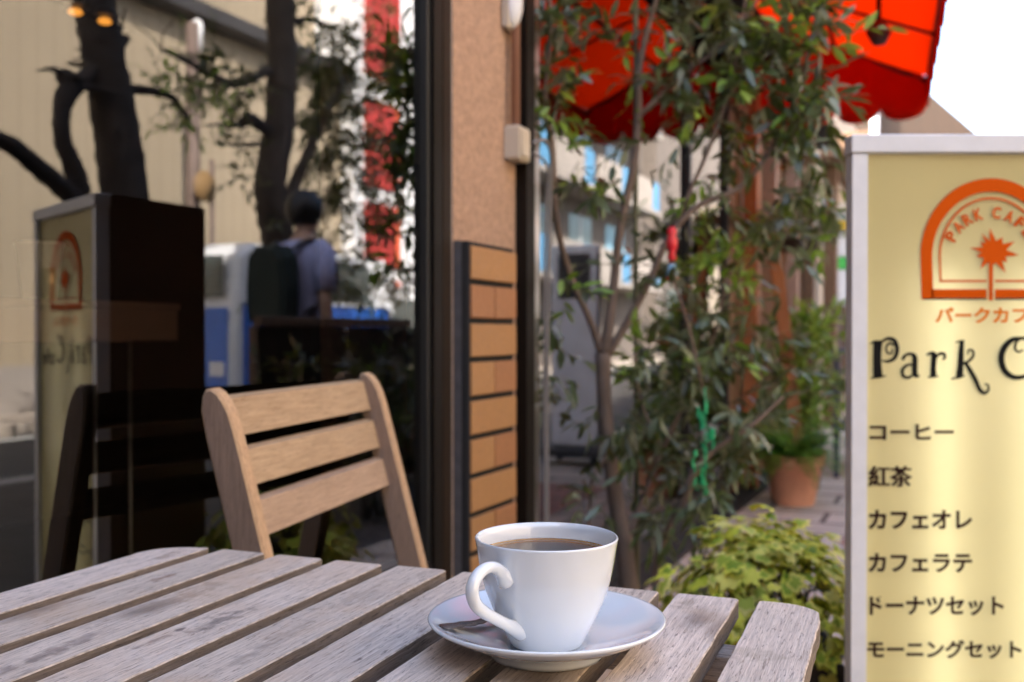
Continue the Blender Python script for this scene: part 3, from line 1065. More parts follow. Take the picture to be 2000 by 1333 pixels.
HX0, HX1 = lx(1664), -lx(1664)
ZT, ZB = lz(265), 0.10
T_ = 0.175
IX = lx(1694)
b = MB()
b.box((HX0, 0.0, ZB), (IX, 0.028, ZT - 0.0265), 0, 0.002)
b.box((-IX, 0.0, ZB), (HX1, 0.028, ZT - 0.0265), 0, 0.002)
b.box((HX0 - 0.0018, -0.003, ZT - 0.026), (HX1 + 0.0018, 0.030, ZT + 0.001), 0, 0.002)
b.box((IX + 0.0005, 0.0, ZB), (-IX - 0.0005, 0.028, ZB + 0.026), 0, 0.002)
b.obj('frame', 'signframe', sign)
b = MB()                            # dark housing that narrows towards the back
TB, TI = 0.28, 0.104


def wall4(p, q):
    mz0, mz1 = ZB, ZT - 0.002
    d = (Vector((q[0], q[1], 0)) - Vector((p[0], p[1], 0))).normalized() * 0.003
    nn = Vector((-d.y, d.x, 0))
    a = b.add([(p[0], p[1], mz0), (q[0], q[1], mz0), (q[0], q[1], mz1), (p[0], p[1], mz1)])
    c = b.add([(p[0] + nn.x, p[1] + nn.y, mz0), (q[0] + nn.x, q[1] + nn.y, mz0), (q[0] + nn.x, q[1] + nn.y, mz1), (p[0] + nn.x, p[1] + nn.y, mz1)])
    b.face((a + 3, a + 2, a + 1, a))
    b.face((c, c + 1, c + 2, c + 3))
    for u in range(4):
        v = (u + 1) % 4
        b.face((a + u, a + v, c + v, c + u))


wall4((HX0 + TI, TB), (HX0 + 0.004, 0.0285))
wall4((HX1 - 0.004, 0.0285), (HX1 - TI, TB))
wall4((HX1 - TI, TB + 0.004), (HX0 + TI, TB + 0.004))
for za, zb in ((ZT - 0.0015, ZT + 0.002), (ZB - 0.004, ZB - 0.0005)):
    b.slab([(HX0 + 0.004, 0.0305), (HX1 - 0.004, 0.0305), (HX1 - TI, TB + 0.004), (HX0 + TI, TB + 0.004)], za, zb)
b.obj('housing', 'signside', sign)
b = MB()
nx, nz = 24, 40                    # the sheet bellies very slightly
st = []
for i in range(nx + 1):
    x = IX + (-2 * IX) * i / nx
    st.append(b.add([(x, 0.008 - 0.0012 * math.sin(i / nx * 9.2 + 0.6) - 0.0005 * math.sin(j / nz * 7 + i * 0.1), ZB + 0.027 + (ZT - 0.0265 - ZB - 0.027) * j / nz) for j in range(nz + 1)]))
for i in range(nx):
    for j in range(nz):
        b.face((st[i] + j, st[i + 1] + j, st[i + 1] + j + 1, st[i] + j + 1), 0, True)
panel = b.obj('panel', 'signpanel', sign)
YP = 0.0052                        # lettering lies just in front of the sheet
for x in (lx(1848), -lx(1848)):
    MB().tube([(x, 0.050, ZB + 0.06), (x, 0.050, ZT - 0.19)], 0.011, 12).obj('light_tube', 'tube', sign)
b = MB()
for x in (HX0 + 0.05, HX1 - 0.05):
    b.box((x - 0.02, 0.0, 0.0), (x + 0.02, 0.22, ZB - 0.005), 0, 0.004)
b.box((HX0 - 0.01, -0.05, 0.001), (HX1 + 0.01, 0.0 - 0.001, 0.03), 0, 0.004)
b.obj('foot', 'darkgrey', sign)


def ribbon(mb, pts, widths, y, m=0, k=5):
    """flat stroke of changing width on the sign, pts in photograph pixels"""
    c = catmull([(lx(p[0]), 0, lz(p[1])) for p in pts], k)
    ww = resample([w * PXM for w in widths], len(c))
    st = []
    for i, p in enumerate(c):
        t = (c[min(i + 1, len(c) - 1)] - c[max(i - 1, 0)]).normalized()
        nn = Vector((t.z, 0, -t.x))
        st.append(mb.add([(p.x + nn.x * ww[i] / 2, y, p.z + nn.z * ww[i] / 2), (p.x - nn.x * ww[i] / 2, y, p.z - nn.z * ww[i] / 2)]))
    for a, b_ in zip(st[:-1], st[1:]):
        mb.face((a, a + 1, b_ + 1, b_), m)


def zoomed(pts):
    return [(1600 + x / 1.9225, 640 + y / 1.9225) for x, y in pts]


# curly name
b = MB()
for pts, ww in (
    ([(226, 50), (223, 90), (223, 140), (226, 188)], [34, 31, 31, 36]),
    ([(196, 62), (210, 55), (238, 52)], [4, 8, 8]),
    ([(198, 191), (225, 187), (256, 182)], [4, 9, 4]),
    ([(238, 55), (262, 42), (288, 50), (298, 82), (288, 115), (262, 128), (240, 124)], [8, 12, 15, 16, 14, 10, 5]),
    ([(288, 66), (268, 60), (256, 76), (262, 96), (278, 96), (279, 80)], [8, 8, 7, 7, 6, 5]),
    ([(318, 122), (330, 104), (350, 100), (364, 112), (364, 150), (366, 178), (382, 184)], [12, 10, 11, 20, 22, 20, 8]),
    ([(360, 140), (336, 142), (318, 160), (322, 184), (344, 188), (362, 172)], [7, 10, 13, 13, 10, 7]),
    ([(408, 104), (424, 98), (436, 104), (434, 150), (434, 184)], [6, 12, 22, 21, 24]),
    ([(414, 188), (434, 185), (454, 184)], [5, 9, 5]),
    ([(440, 118), (456, 100), (474, 100), (478, 114), (468, 120)], [8, 11, 12, 10, 7]),
    ([(542, 50), (538, 100), (536, 150), (532, 186)], [16, 22, 24, 28]),
    ([(518, 56), (540, 51), (552, 50)], [4, 8, 4]),
    ([(502, 194), (530, 188), (552, 182)], [5, 10, 5]),
    ([(544, 136), (566, 128), (584, 108), (582, 88), (566, 86), (564, 102)], [9, 10, 10, 9, 7, 5]),
    ([(552, 130), (572, 160), (592, 196), (608, 232), (626, 248), (642, 236), (640, 216), (628, 214)], [12, 17, 18, 16, 12, 9, 7, 5]),
    ([(772, 84), (756, 92), (742, 80), (748, 52), (776, 40), (806, 58)], [6, 8, 10, 10, 12, 16]),
    ([(776, 40), (732, 46), (700, 78), (690, 120), (704, 164), (740, 188), (786, 182), (812, 160)], [10, 18, 24, 24, 22, 18, 14, 8])):
    ribbon(b, zoomed(pts), [w / 1.9225 for w in ww], YP)
b.obj('lettering', 'ink_black', panel)
text('lettering', 'afe', 'ink_black', panel, lx(2036), lx(2150), lz(724), 0.036, YP, 0.01)
# menu lines
for body, y, x0, x1, h in (('コーヒー', 845, 1701, 1866, 31), ('紅茶', 932, 1699, 1783, 41), ('カフェオレ', 1017, 1699, 1903, 38), ('カフェラテ', 1102, 1699, 1903, 38), ('ドーナツセット', 1187, 1702, 1966, 38), ('モーニングセット', 1272, 1698, 2001, 37)):
    text('lettering', body, 'ink_brown', panel, lx(x0), lx(x1), lz(y), h * PXM, YP, 0.012 if body == '紅茶' else 0.034)
    if body == '紅茶':
        text('lettering', body, 'ink_brown', panel, lx(x0) + 0.0011, lx(x1) + 0.0011, lz(y), h * PXM, YP - 0.0007, 0.012)
text('lettering', 'パークカフェ', 'ink_amber', panel, lx(1829), lx(2046), lz(616), 31 * PXM, YP, 0.03)
# palm logo
b = MB()


def archpts(x0, ytop, ybot, yspring, n=40):
    rx = 1938 - x0
    ry = yspring - ytop
    pts = [(x0 + (yspring - ybot) * -0.03, ybot), (x0, yspring)]
    pts += [(1938 - rx * math.cos(math.pi * i / n), yspring - ry * math.sin(math.pi * i / n)) for i in range(1, n)]
    pts += [(2 * 1938 - x0, yspring), (2 * 1938 - x0 + (yspring - ybot) * 0.03, ybot)]
    return pts


def band(mb, o, i_, y, m=0):
    a = mb.add([(lx(p[0]), y, lz(p[1])) for p in o])
    c = mb.add([(lx(p[0]), y, lz(p[1])) for p in i_])
    for j in range(len(o) - 1):
        mb.face((a + j, a + j + 1, c + j + 1, c + j), m)


band(b, archpts(1800, 348, 585, 500), archpts(1823, 374, 585, 500), YP)
band(b, archpts(1836, 385, 551, 500), archpts(1840, 389, 551, 500), YP)


def rect(mb, x0, y0, x1, y1, y, m=0):
    a = mb.add([(lx(x0), y, lz(y1)), (lx(x1), y, lz(y1)), (lx(x1), y, lz(y0)), (lx(x0), y, lz(y0))])
    mb.face((a, a + 1, a + 2, a + 3), m)


rect(b, 1822, 565, 1930, 582, YP)
rect(b, 1946, 565, 2054, 582, YP)
rect(b, 1805, 582.3, 1930, 585.5, YP, 1)
rect(b, 1946, 582.3, 2071, 585.5, YP, 1)
rect(b, 1840, 547, 1930, 551, YP)
rect(b, 1946, 547, 2036, 551, YP)
rect(b, 1934, 515, 1942, 587, YP)
rng = random.Random(4)
cx_, cy_ = 1944, 492
spikes = [(-100, 50), (-62, 34), (-28, 46), (8, 50), (40, 34), (62, 50), (100, 28), (128, 44), (165, 36), (190, 48), (218, 34), (238, 46)]
ring = []
for i, (a, r) in enumerate(spikes):
    ring.append((cx_ + r * math.cos(R(a)), cy_ + r * math.sin(R(a)) * 0.95))
    a2 = (a + (spikes[(i + 1) % len(spikes)][0] + (360 if i == len(spikes) - 1 else 0))) / 2
    ring.append((cx_ + 24 * math.cos(R(a2)), cy_ + 22 * math.sin(R(a2))))
c0 = b.add([(lx(cx_), YP - 0.0002, lz(cy_))])
a0 = b.add([(lx(p[0]), YP - 0.0002, lz(p[1])) for p in ring])
for i in range(len(ring)):
    b.face((c0, a0 + (i + 1) % len(ring), a0 + i))
b.obj('palm_logo', ['ink_orange', 'ink_black'], panel)
for ch, ang in zip('PARKCAFE', (152, 137, 122, 107, 83, 66, 50, 34)):
    q = text('lettering', ch, 'ink_orange', panel, -0.0062, 0.0062, 0, 0.0175, 0.0, 0.03)
    rr = 88 * PXM
    q.location = (math.cos(R(ang)) * rr * 1.0, YP, lz(503) + math.sin(R(ang)) * rr)
    q.rotation_euler = (0, -R(ang - 90), 0)

# ------------------------------------------------------------------ plants
UP = Vector((0, 0, 1))


def rvec(g):
    while True:
        v = Vector((g.uniform(-1, 1), g.uniform(-1, 1), g.uniform(-1, 1)))
        if 0.05 < v.length < 1:
            return v.normalized()


def spray(g, lf, tw, p, d, L, n, ll, lw, m=0, spread=0.9, twr=0.0013):
    """a twig with leaves set along it"""
    p, d = Vector(p), Vector(d).normalized()
    bend = rvec(g) * 0.35
    pts = [p + d * (L * t) + bend * (L * t * t) for t in (0, 0.35, 0.7, 1.0)]
    if tw is not None:
        tw.tube(pts, [twr, twr * 0.5], 4, cap=False)
    pp = catmull(pts, 4)
    for i in range(n):
        t = (i + 0.6) / n
        q = pp[min(int(t * (len(pp) - 1)), len(pp) - 1)]
        side = rvec(g)
        ax = (pts[-1] - pts[0]).normalized()
        side = (side - ax * side.dot(ax)).normalized()
        dd = ax * (0.45 + 0.5 * t) + side * spread * (1.1 - 0.6 * t)
        lf.leaf(q, dd, UP + rvec(g) * 0.8, ll * g.uniform(0.65, 1.15), lw * g.uniform(0.75, 1.2), m, g.uniform(0.05, 0.45), g.uniform(-0.05, 0.45))


# the tall shrub between the cafe front and the sign
g = random.Random(21)
root = at(1226, 1150, 2.42)
root.z = 0.0
shrub = thing('tall_shrub', 'tall loose leafy shrub with several brown stems before the recessed glass', 'shrub', root)
st_ = MB()
tw = MB()
lf = MB()


def rel(x, y, d):
    return at(x, y, d) - root


stems = [
    ([rel(1240, 1330, 2.42), rel(1228, 1150, 2.42), rel(1218, 1060, 2.42), rel(1203, 980, 2.43), rel(1190, 880, 2.44), rel(1180, 780, 2.45), rel(1178, 690, 2.45)], [0.026, 0.0235, 0.022, 0.020, 0.018, 0.018, 0.020]),
    ([rel(1178, 700, 2.45), rel(1150, 620, 2.44), rel(1118, 550, 2.42), rel(1094, 470, 2.40), rel(1083, 390, 2.38), rel(1080, 300, 2.37), rel(1064, 200, 2.36), rel(1075, 60, 2.36), rel(1070, -60, 2.36)], [0.010, 0.0085, 0.008, 0.0075, 0.0065, 0.0065, 0.005, 0.004]),
    ([rel(1178, 700, 2.45), rel(1194, 600, 2.45), rel(1204, 500, 2.46), rel(1214, 430, 2.47), rel(1236, 330, 2.48), rel(1246, 230, 2.5), rel(1250, 120, 2.5), rel(1290, -30, 2.5)], [0.016, 0.0115, 0.011, 0.011, 0.010, 0.009, 0.006]),
    ([rel(1182, 700, 2.45), rel(1228, 625, 2.44), rel(1268, 550, 2.43), rel(1308, 460, 2.42), rel(1368, 400, 2.42), rel(1440, 370, 2.42), rel(1500, 300, 2.42), rel(1560, 170, 2.42), rel(1590, 40, 2.4)], [0.012, 0.009, 0.0085, 0.0075, 0.007, 0.006, 0.004]),
    ([rel(1278, 1330, 2.38), rel(1282, 1130, 2.38), rel(1300, 1050, 2.38), rel(1336, 975, 2.38), rel(1352, 930, 2.38), rel(1395, 880, 2.4), rel(1470, 830, 2.4), rel(1530, 775, 2.42)], [0.011, 0.0095, 0.009, 0.010, 0.008, 0.006, 0.003]),
    ([rel(1246, 230, 2.5), rel(1330, 150, 2.5), rel(1420, 80, 2.5), rel(1500, -30, 2.5)], [0.007, 0.005, 0.003]),
    ([rel(1300, 480, 2.42), rel(1400, 250, 2.45), rel(1440, 100, 2.48), rel(1460, -50, 2.5)], [0.006, 0.0045, 0.003]),
    ([rel(1195, 880, 2.44), rel(1160, 930, 2.4), rel(1152, 1000, 2.38), rel(1150, 1060, 2.36)], [0.005, 0.004, 0.003]),
    ([rel(1228, 1060, 2.42), rel(1260, 960, 2.5), rel(1330, 800, 2.6), rel(1400, 640, 2.62), rel(1420, 500, 2.62)], [0.007, 0.006, 0.004]),
    ([rel(1240, 690, 2.45), rel(1250, 780, 2.42), rel(1290, 870, 2.4)], [0.004, 0.003]),
]
for pts, rr in stems:
    st_.tube(pts, rr, 10, k=4)
# clusters: x, y, depth, half width, half height (px), sprays, leaf length, direction, young share
clusters = [
    (1075, 120, 2.37, 42, 120, 26, .070, (0, 0, -0.2), .12), (1055, 205, 2.36, 30, 50, 12, .065, (0, 0, -.6), .05), (1080, 20, 2.36, 40, 50, 10, .07, (0, 0, .5), .25),
    (1180, 110, 2.42, 60, 80, 11, .065, (0, 0, -.2), .25), (1170, 350, 2.40, 45, 50, 13, .075, (0, 0, -.9), .10), (1150, 300, 2.4, 30, 30, 4, .06, (0, 0, .2), .9),
    (1285, 260, 2.47, 60, 70, 14, .07, (0, 0, -.6), .12), (1270, 515, 2.42, 50, 30, 13, .07, (-.6, 0, -.4), .08),
    (1280, 90, 2.5, 60, 80, 14, .07, (0, 0, -.2), .15), (1370, 60, 2.5, 70, 80, 34, .07, (0, 0, -.1), .10), (1470, 50, 2.48, 70, 80, 38, .072, (0, 0, -.1), .12), (1560, 70, 2.42, 50, 70, 30, .078, (0, 0, .1), .12),
    (1610, 60, 2.40, 28, 60, 14, .075, (.3, 0, .5), .75), (1380, 180, 2.48, 70, 60, 30, .07, (0, 0, -.3), .12), (1500, 170, 2.45, 70, 60, 38, .08, (0, 0, -.2), .12), (1590, 180, 2.41, 40, 60, 26, .082, (.2, 0, .0), .2),
    (1460, 130, 2.44, 30, 30, 8, .07, (0, 0, .6), .85), (1440, 280, 2.45, 60, 50, 20, .07, (0, 0, -.5), .15), (1540, 270, 2.43, 60, 50, 26, .08, (.2, 0, -.4), .1), (1580, 360, 2.43, 40, 50, 22, .08, (.2, 0, -.7), .1),
    (1500, 390, 2.44, 40, 45, 13, .065, (0, 0, -.7), .1), (1550, 440, 2.44, 45, 40, 20, .075, (0, 0, -.8), .1), (1390, 340, 2.5, 40, 40, 9, .06, (0, 0, -.5), .1),
    (1385, 510, 2.58, 50, 55, 26, .065, (0, 0, .6), .95), (1440, 560, 2.58, 55, 60, 28, .065, (0, 0, .5), .75), (1390, 620, 2.6, 60, 60, 34, .07, (0, 0, .2), .12), (1450, 680, 2.56, 55, 60, 34, .072, (0, 0, 0), .1),
    (1370, 730, 2.56, 70, 60, 40, .075, (-.1, 0, -.2), .06), (1300, 760, 2.5, 60, 50, 26, .072, (-.3, 0, -.2), .06), (1250, 720, 2.42, 36, 40, 13, .07, (-.2, 0, .3), .40), (1235, 820, 2.42, 50, 50, 20, .07, (-.3, 0, -.5), .1),
    (1440, 790, 2.52, 60, 50, 32, .078, (.2, 0, -.2), .06), (1400, 880, 2.48, 70, 50, 34, .075, (0, 0, -.4), .06), (1320, 870, 2.45, 50, 50, 22, .07, (0, 0, -.5), .06), (1455, 850, 2.44, 35, 40, 12, .07, (.1, 0, -.3), .06),
    (1140, 790, 2.40, 40, 60, 8, .07, (-.4, 0, -.6), .1), (1085, 560, 2.38, 25, 60, 6, .07, (-.3, 0, -.5), .5), (1080, 700, 2.38, 25, 60, 6, .075, (-.2, 0, -.8), .05),
    (1155, 960, 2.36, 24, 60, 6, .075, (-.1, 0, -.9), .05), (1280, 980, 2.4, 40, 50, 14, .075, (0, 0, -.6), .2), (1330, 1060, 2.36, 40, 50, 16, .07, (0, 0, -.5), .2), (1400, 960, 2.4, 50, 40, 16, .07, (.1, 0, -.6), .1), (1250, 900, 2.42, 30, 60, 8, .07, (0, 0, -.6), .1),
]
for cx, cy, d, rx, ry, n, ll, dirn, young in clusters:
    for i in range(max(3, round(n * (0.75 if cx < 1110 else 0.52 if cx < 1300 else (0.62 if cy < 240 else (0.42 if cx > 1480 and cy < 480 else 0.44)))))):
        a, r = g.uniform(0, 2 * math.pi), math.sqrt(g.random())
        p = rel(cx + rx * r * math.cos(a), cy + ry * r * math.sin(a), d + g.uniform(-0.13, 0.13))
        dd = Vector(dirn) + rvec(g) * 0.9
        yg = g.random() < young
        spray(g, lf, tw, p, dd, g.uniform(0.06, 0.13), g.randint(5, 8), ll * (0.75 if yg else 0.82), ll * (0.27 if yg else 0.24), 1 if yg else (2 if g.random() < 0.34 else 0))
for pts, rr in stems[1:4] + stems[5:7]:       # leaves close to the stems above
    pass
for i in range(26):                            # upper crown, above the picture
    p = rel(g.uniform(1080, 1600), g.uniform(-150, -20), 2.45 + g.uniform(-0.12, 0.12))
    spray(g, lf, tw, p, rvec(g) + UP * 0.6, 0.12, 7, .07, .015, 0)
o_ = len(st_.v)
st_.v += tw.v
st_.f += [tuple(i + o_ for i in f) for f in tw.f]
st_.mi += [1] * len(tw.f)
st_.sm += tw.sm
st_.obj('stem', ['stem', 'twig'], shrub)
lf.obj('foliage', ['leaf', 'leafyoung', 'leafdark'], shrub)

# variegated ivy in its planter
g = random.Random(8)
ip = Vector((at(1490, 1150, 1.86).x, 1.86, 0))
ivy = thing('ivy_planter', 'bushy cream edged variegated ivy in a dark planter beyond the table', 'ivy', ip, -0.15)
MB().slab([(-0.17, -0.12), (0.13, -0.12), (0.13, 0.12), (-0.17, 0.12)], 0.0, 0.36, 0.004).obj('planter_box', 'planter', ivy)
MB().box((-0.16, -0.11, 0.3605), (0.12, 0.11, 0.366)).obj('soil', 'soil', ivy)
lf = MB()
tw = MB()
lobes = [(0, 1.0), (26, 0.60), (52, 0.80), (84, 0.50), (118, 0.66), (150, 0.52), (180, 0.16), (210, 0.52), (242, 0.66), (276, 0.50), (308, 0.80), (334, 0.60)]


def ivyleaf(p, d, nrm, size):
    d = Vector(d).normalized()
    s = d.cross(nrm).normalized()
    u = s.cross(d)
    n = len(lobes)
    ci = p + d * size * 0.45
    w = [g.uniform(0.85, 1.15) for _ in lobes]
    cup_ = g.uniform(0.1, 0.45)
    outer, inner = [], []
    ki = g.uniform(0.45, 0.85)
    for (a, r), j in zip(lobes, w):
        v = d * math.cos(R(a)) + s * math.sin(R(a))
        q = ci + v * (r * size * 0.6 * j) - u * (cup_ * r * r * size * 0.4)
        outer.append(q)
        k_ = min(0.92, ki * g.uniform(0.8, 1.2))
        inner.append(ci + v * (r * size * 0.6 * j * k_) - u * (cup_ * (r * k_) ** 2 * size * 0.4) + u * size * 0.02)
    a0 = lf.add([ci + u * size * 0.03])
    b0 = lf.add(inner)
    c0 = lf.add(outer)
    mg = 0 if g.random() < 0.68 else 1
    for i in range(n):
        j = (i + 1) % n
        lf.face((a0, b0 + i, b0 + j), mg, True)
        lf.face((b0 + i, c0 + i, c0 + j, b0 + j), 1, True)


for i in range(760):
    a, e = g.uniform(0, 2 * math.pi), g.uniform(-0.5, 1.45)
    r = g.uniform(0.72, 1.0)
    nrm = Vector((math.cos(a) * math.cos(e), math.sin(a) * math.cos(e), math.sin(e)))
    bump_ = 1 + 0.13 * math.sin(a * 5 + 1) * math.cos(e * 4) + g.uniform(-0.05, 0.08)
    p = Vector((nrm.x * 0.225 * r * bump_ - 0.005, nrm.y * 0.17 * r * bump_, 0.425 + nrm.z * 0.160 * r * bump_ - (0.05 if nrm.x < -0.4 else 0)))
    if e < -0.15 and g.random() < 0.35:
        p.z -= g.uniform(0.0, 0.10)
    d = (Vector((nrm.x, nrm.y, -0.5)) + rvec(g) * 0.7)
    n2 = (nrm + rvec(g) * 0.55 + UP * 0.25).normalized()
    if abs(d.normalized().dot(n2)) > 0.9:
        continue
    ivyleaf(p, d - n2 * d.dot(n2), n2, g.uniform(0.030, 0.056))
for i in range(40):
    a = g.uniform(0, 2 * math.pi)
    q = Vector((math.cos(a) * g.uniform(0.08, 0.15), math.sin(a) * g.uniform(0.06, 0.12), g.uniform(0.4, 0.5)))
    tw.tube([(g.uniform(-0.1, 0.08), g.uniform(-0.07, 0.07), 0.365), (q.x * 0.7, q.y * 0.7, q.z + 0.03), q], [0.003, 0.0015], 5, k=3)
tw.obj('vine', 'twig', ivy)
lf.obj('foliage', ['ivygreen', 'ivycream'], ivy)

# terracotta pot with fern and leafy plant
g = random.Random(3)
pp = at(1550, 985, 5.45)
pot = thing('potted_fern', 'wide terracotta pot of bright green feathery fern on the pavement', 'potted plant', (pp.x, pp.y, 0.0))
MB().lathe([(0.0001, 0.0), (0.108, 0.0), (0.112, 0.006), (0.150, 0.215), (0.163, 0.217), (0.167, 0.225), (0.168, 0.27), (0.163, 0.275), (0.150, 0.274), (0.146, 0.24), (0.0001, 0.238)], seg=40).obj('pot', 'terracotta', pot)
lf = MB()
for i in range(190):
    a = g.uniform(0, 2 * math.pi)
    el = g.uniform(-0.15, 1.2)
    d = Vector((math.cos(a) * math.cos(el), math.sin(a) * math.cos(el), math.sin(el)))
    L = g.uniform(0.17, 0.36)
    base = Vector((math.cos(a) * 0.12 * g.random(), math.sin(a) * 0.12 * g.random(), 0.275))
    for j in range(13):
        t = (j + 1) / 13
        q = base + d * L * t - UP * (0.22 * L * t * t * (1.8 - el))
        s = d.cross(UP).normalized()
        for sg in (-1, 1):
            lf.leaf(q, s * sg + d * 0.5 + rvec(g) * 0.3, UP + rvec(g) * 0.4, 0.045 * (1.15 - t) + 0.012, 0.010, 0)
lf.obj('fern_foliage', 'fern', pot)
pl = thing('leafy_pot_plant', 'upright leafy plant in a dark pot behind the terracotta pot', 'potted plant', W(-0.84, 6.15, 0))
MB().lathe([(0.10, 0.0), (0.14, 0.22), (0.15, 0.24), (0.13, 0.24), (0.12, 0.2)], seg=28).obj('pot', 'planter', pl)
MB().lathe([(0.0001, 0.205), (0.122, 0.204)], seg=20).obj('soil', 'soil', pl)
lf = MB()
tw = MB()
for i in range(105):
    a = g.uniform(0, 2 * math.pi)
    h = g.uniform(0.35, 0.96)
    p = Vector((math.cos(a) * g.uniform(0, 0.28), math.sin(a) * g.uniform(0, 0.22), h))
    spray(g, lf, tw, p, UP + rvec(g), 0.16, 8, 0.11, 0.034, 1 if g.random() < 0.8 else 0, 1.0, 0.003)
for i in range(9):
    a = i * 0.7
    tw.tube([(0, 0, 0.2), (math.cos(a) * 0.1, math.sin(a) * 0.1, 0.5), (math.cos(a) * 0.22, math.sin(a) * 0.18, 0.85)], [0.007, 0.003], 6, k=3)
tw.obj('stem', 'twig', pl)
lf.obj('foliage', ['leaf', 'leafyoung'], pl)

# plant stand with small pots behind the sign edge
ps = thing('plant_stand', 'blue grey two tier plant stand beside the timber entry', 'plant stand', W(-0.52, 7.2, 0), FR)
for z in (0.30, 0.80):
    MB().box((-0.2, -0.5, z), (0.2, 0.5, z + 0.03), 0, 0.003).obj('shelf', 'bluegrey', ps)
for x in (-0.18, 0.18):
    for y in (-0.47, 0.47):
        MB().box((x - 0.018, y - 0.018, 0.0), (x + 0.018, y + 0.018, 0.299), 0).obj('leg', 'bluegrey', ps)
        MB().box((x - 0.018, y - 0.018, 0.331), (x + 0.018, y + 0.018, 0.799), 0).obj('leg', 'bluegrey', ps)
labs = ['small clay pot of sprigs on the upper tier, nearest the terracotta pot', 'small clay pot of sprigs in the middle of the upper tier', 'small clay pot of sprigs at the far end of the upper tier']
for i, y in enumerate((-0.36, 0.0, 0.34)):
    q = thing('clay_pot', labs[i], 'potted plant', W(-0.52, 7.2 + y, 0.8305), FR, 'small clay pots on the plant stand')
    MB().lathe([(0.05, 0.0), (0.07, 0.09), (0.078, 0.092), (0.078, 0.115), (0.066, 0.115), (0.06, 0.09), (0.0001, 0.09)], seg=20).obj('pot', 'terracotta', q)
    lf = MB()
    for j in range(16):
        spray(g, lf, None, Vector((g.uniform(-.05, .05), g.uniform(-.05, .05), 0.1)), UP + rvec(g) * 0.9, 0.14, 7, 0.06, 0.02, 1 if g.random() < 0.4 else 0)
    lf.obj('foliage', ['leaf', 'leafyoung'], q)
q = thing('trailing_plant', 'mass of grey green trailing foliage on the lower tier of the plant stand', 'plant', W(-0.50, 7.1, 0.3305), FR)
MB().lathe([(0.09, 0.0), (0.12, 0.12), (0.11, 0.12), (0.1, 0.1), (0.0001, 0.1)], seg=20).obj('pot', 'planter', q)
lf = MB()
for j in range(120):
    a = g.uniform(0, 2 * math.pi)
    spray(g, lf, None, Vector((math.cos(a) * 0.2 * g.random(), math.sin(a) * 0.35 * g.random(), 0.15 + g.uniform(0, 0.22))), rvec(g) - UP * 0.2, 0.14, 8, 0.055, 0.014, 0)
lf.obj('foliage', ['bluefern'], q)

# hanging basket on the orange timber
hb_p = at(1562, 490, 5.9)
hb = thing('hanging_basket', 'dark hanging basket of trailing green leaves on the timber entry', 'hanging plant', hb_p)
MB().lathe([(0.03, -0.02), (0.09, 0.0), (0.115, 0.06), (0.12, 0.065), (0.105, 0.065), (0.09, 0.05), (0.0001, 0.045)], seg=24).obj('basket', 'planter', hb)
b = MB()
for a in (0, 2.1, 4.2):
    b.tube([(0.115 * math.cos(a), 0.115 * math.sin(a), 0.06), (0, 0, 0.5)], 0.002, 5)
b.tube([(0, 0, 0.5), (0, 0, 1.2)], 0.002, 5)
b.obj('hanger', 'black', hb)
lf = MB()
for j in range(70):
    a = g.uniform(0, 2 * math.pi)
    spray(g, lf, None, Vector((math.cos(a) * 0.1, math.sin(a) * 0.1, 0.08 + g.uniform(0, .12))), Vector((math.cos(a), math.sin(a), g.uniform(-0.6, 0.9))), 0.16, 7, 0.075, 0.026, 1 if g.random() < 0.3 else 0)
lf.obj('foliage', ['leaf', 'leafyoung'], hb)
b = MB()
pA, pB = at(1508, 455, 5.85), at(1545, 690, 5.85)
b.bar(pA, pB + Vector((0.05, 0, -0.62)), 0.075, 0.03, 0, (0, 1, 0), 0.004)
tag(b.obj('leaning_plank', 'orangewood'), 'orange brown plank leaning beside the hanging basket', 'plank')

# red and blue ornament, green tie strips
oc = at(1312, 545, 2.36)
orn = thing('hanging_ornament', 'small red and pale blue ornament hanging from a shrub branch', 'ornament', oc)
MB().lathe([(0.0001, 0.036), (0.006, 0.037), (0.011, 0.05), (0.008, 0.062), (0.013, 0.075), (0.014, 0.09), (0.009, 0.1), (0.012, 0.112), (0.007, 0.122), (0.0001, 0.124)], seg=14).obj('figure', 'redplastic', orn)
MB().lathe([(0.015, 0.004), (0.011, 0.02), (0.007, 0.0355), (0.0001, 0.0358)], seg=14).obj('bell', 'lightblue', orn)
MB().lathe([(0.0001, -0.004), (0.014, -0.003), (0.0155, 0.0035), (0.0001, 0.0038)], seg=14).obj('base', 'redplastic', orn)
MB().tube([(0, 0, 0.123), (0.004, 0, 0.19)], 0.0012, 5).obj('cord', 'black', orn)
b = MB()
g = random.Random(77)
gp = at(1375, 865, 2.34)
for i in range(26):
    t = i / 25
    x = (g.uniform(-0.018, 0.02) + 0.01 * math.sin(t * 6))
    z = 0.10 - 0.21 * t
    L = g.uniform(0.012, 0.03)
    w = g.uniform(0.003, 0.0065)
    y = g.uniform(-0.01, 0.01)
    b.tube([(x, y, z), (x + g.uniform(-.006, .006), y + .004, z - L * .5), (x + g.uniform(-.004, .004), y, z - L)], [w * .7, w, w * .5], 6, k=2, flat=0.25)
b.tube([(0.002, 0, 0.13), (0.004, 0.004, 0.0), (0.0, 0, -0.14)], 0.0016, 5, k=3)
tag(b.obj('green_streamer', 'green', loc=gp), 'bright green plastic streamer hanging in the shrub', 'streamer')
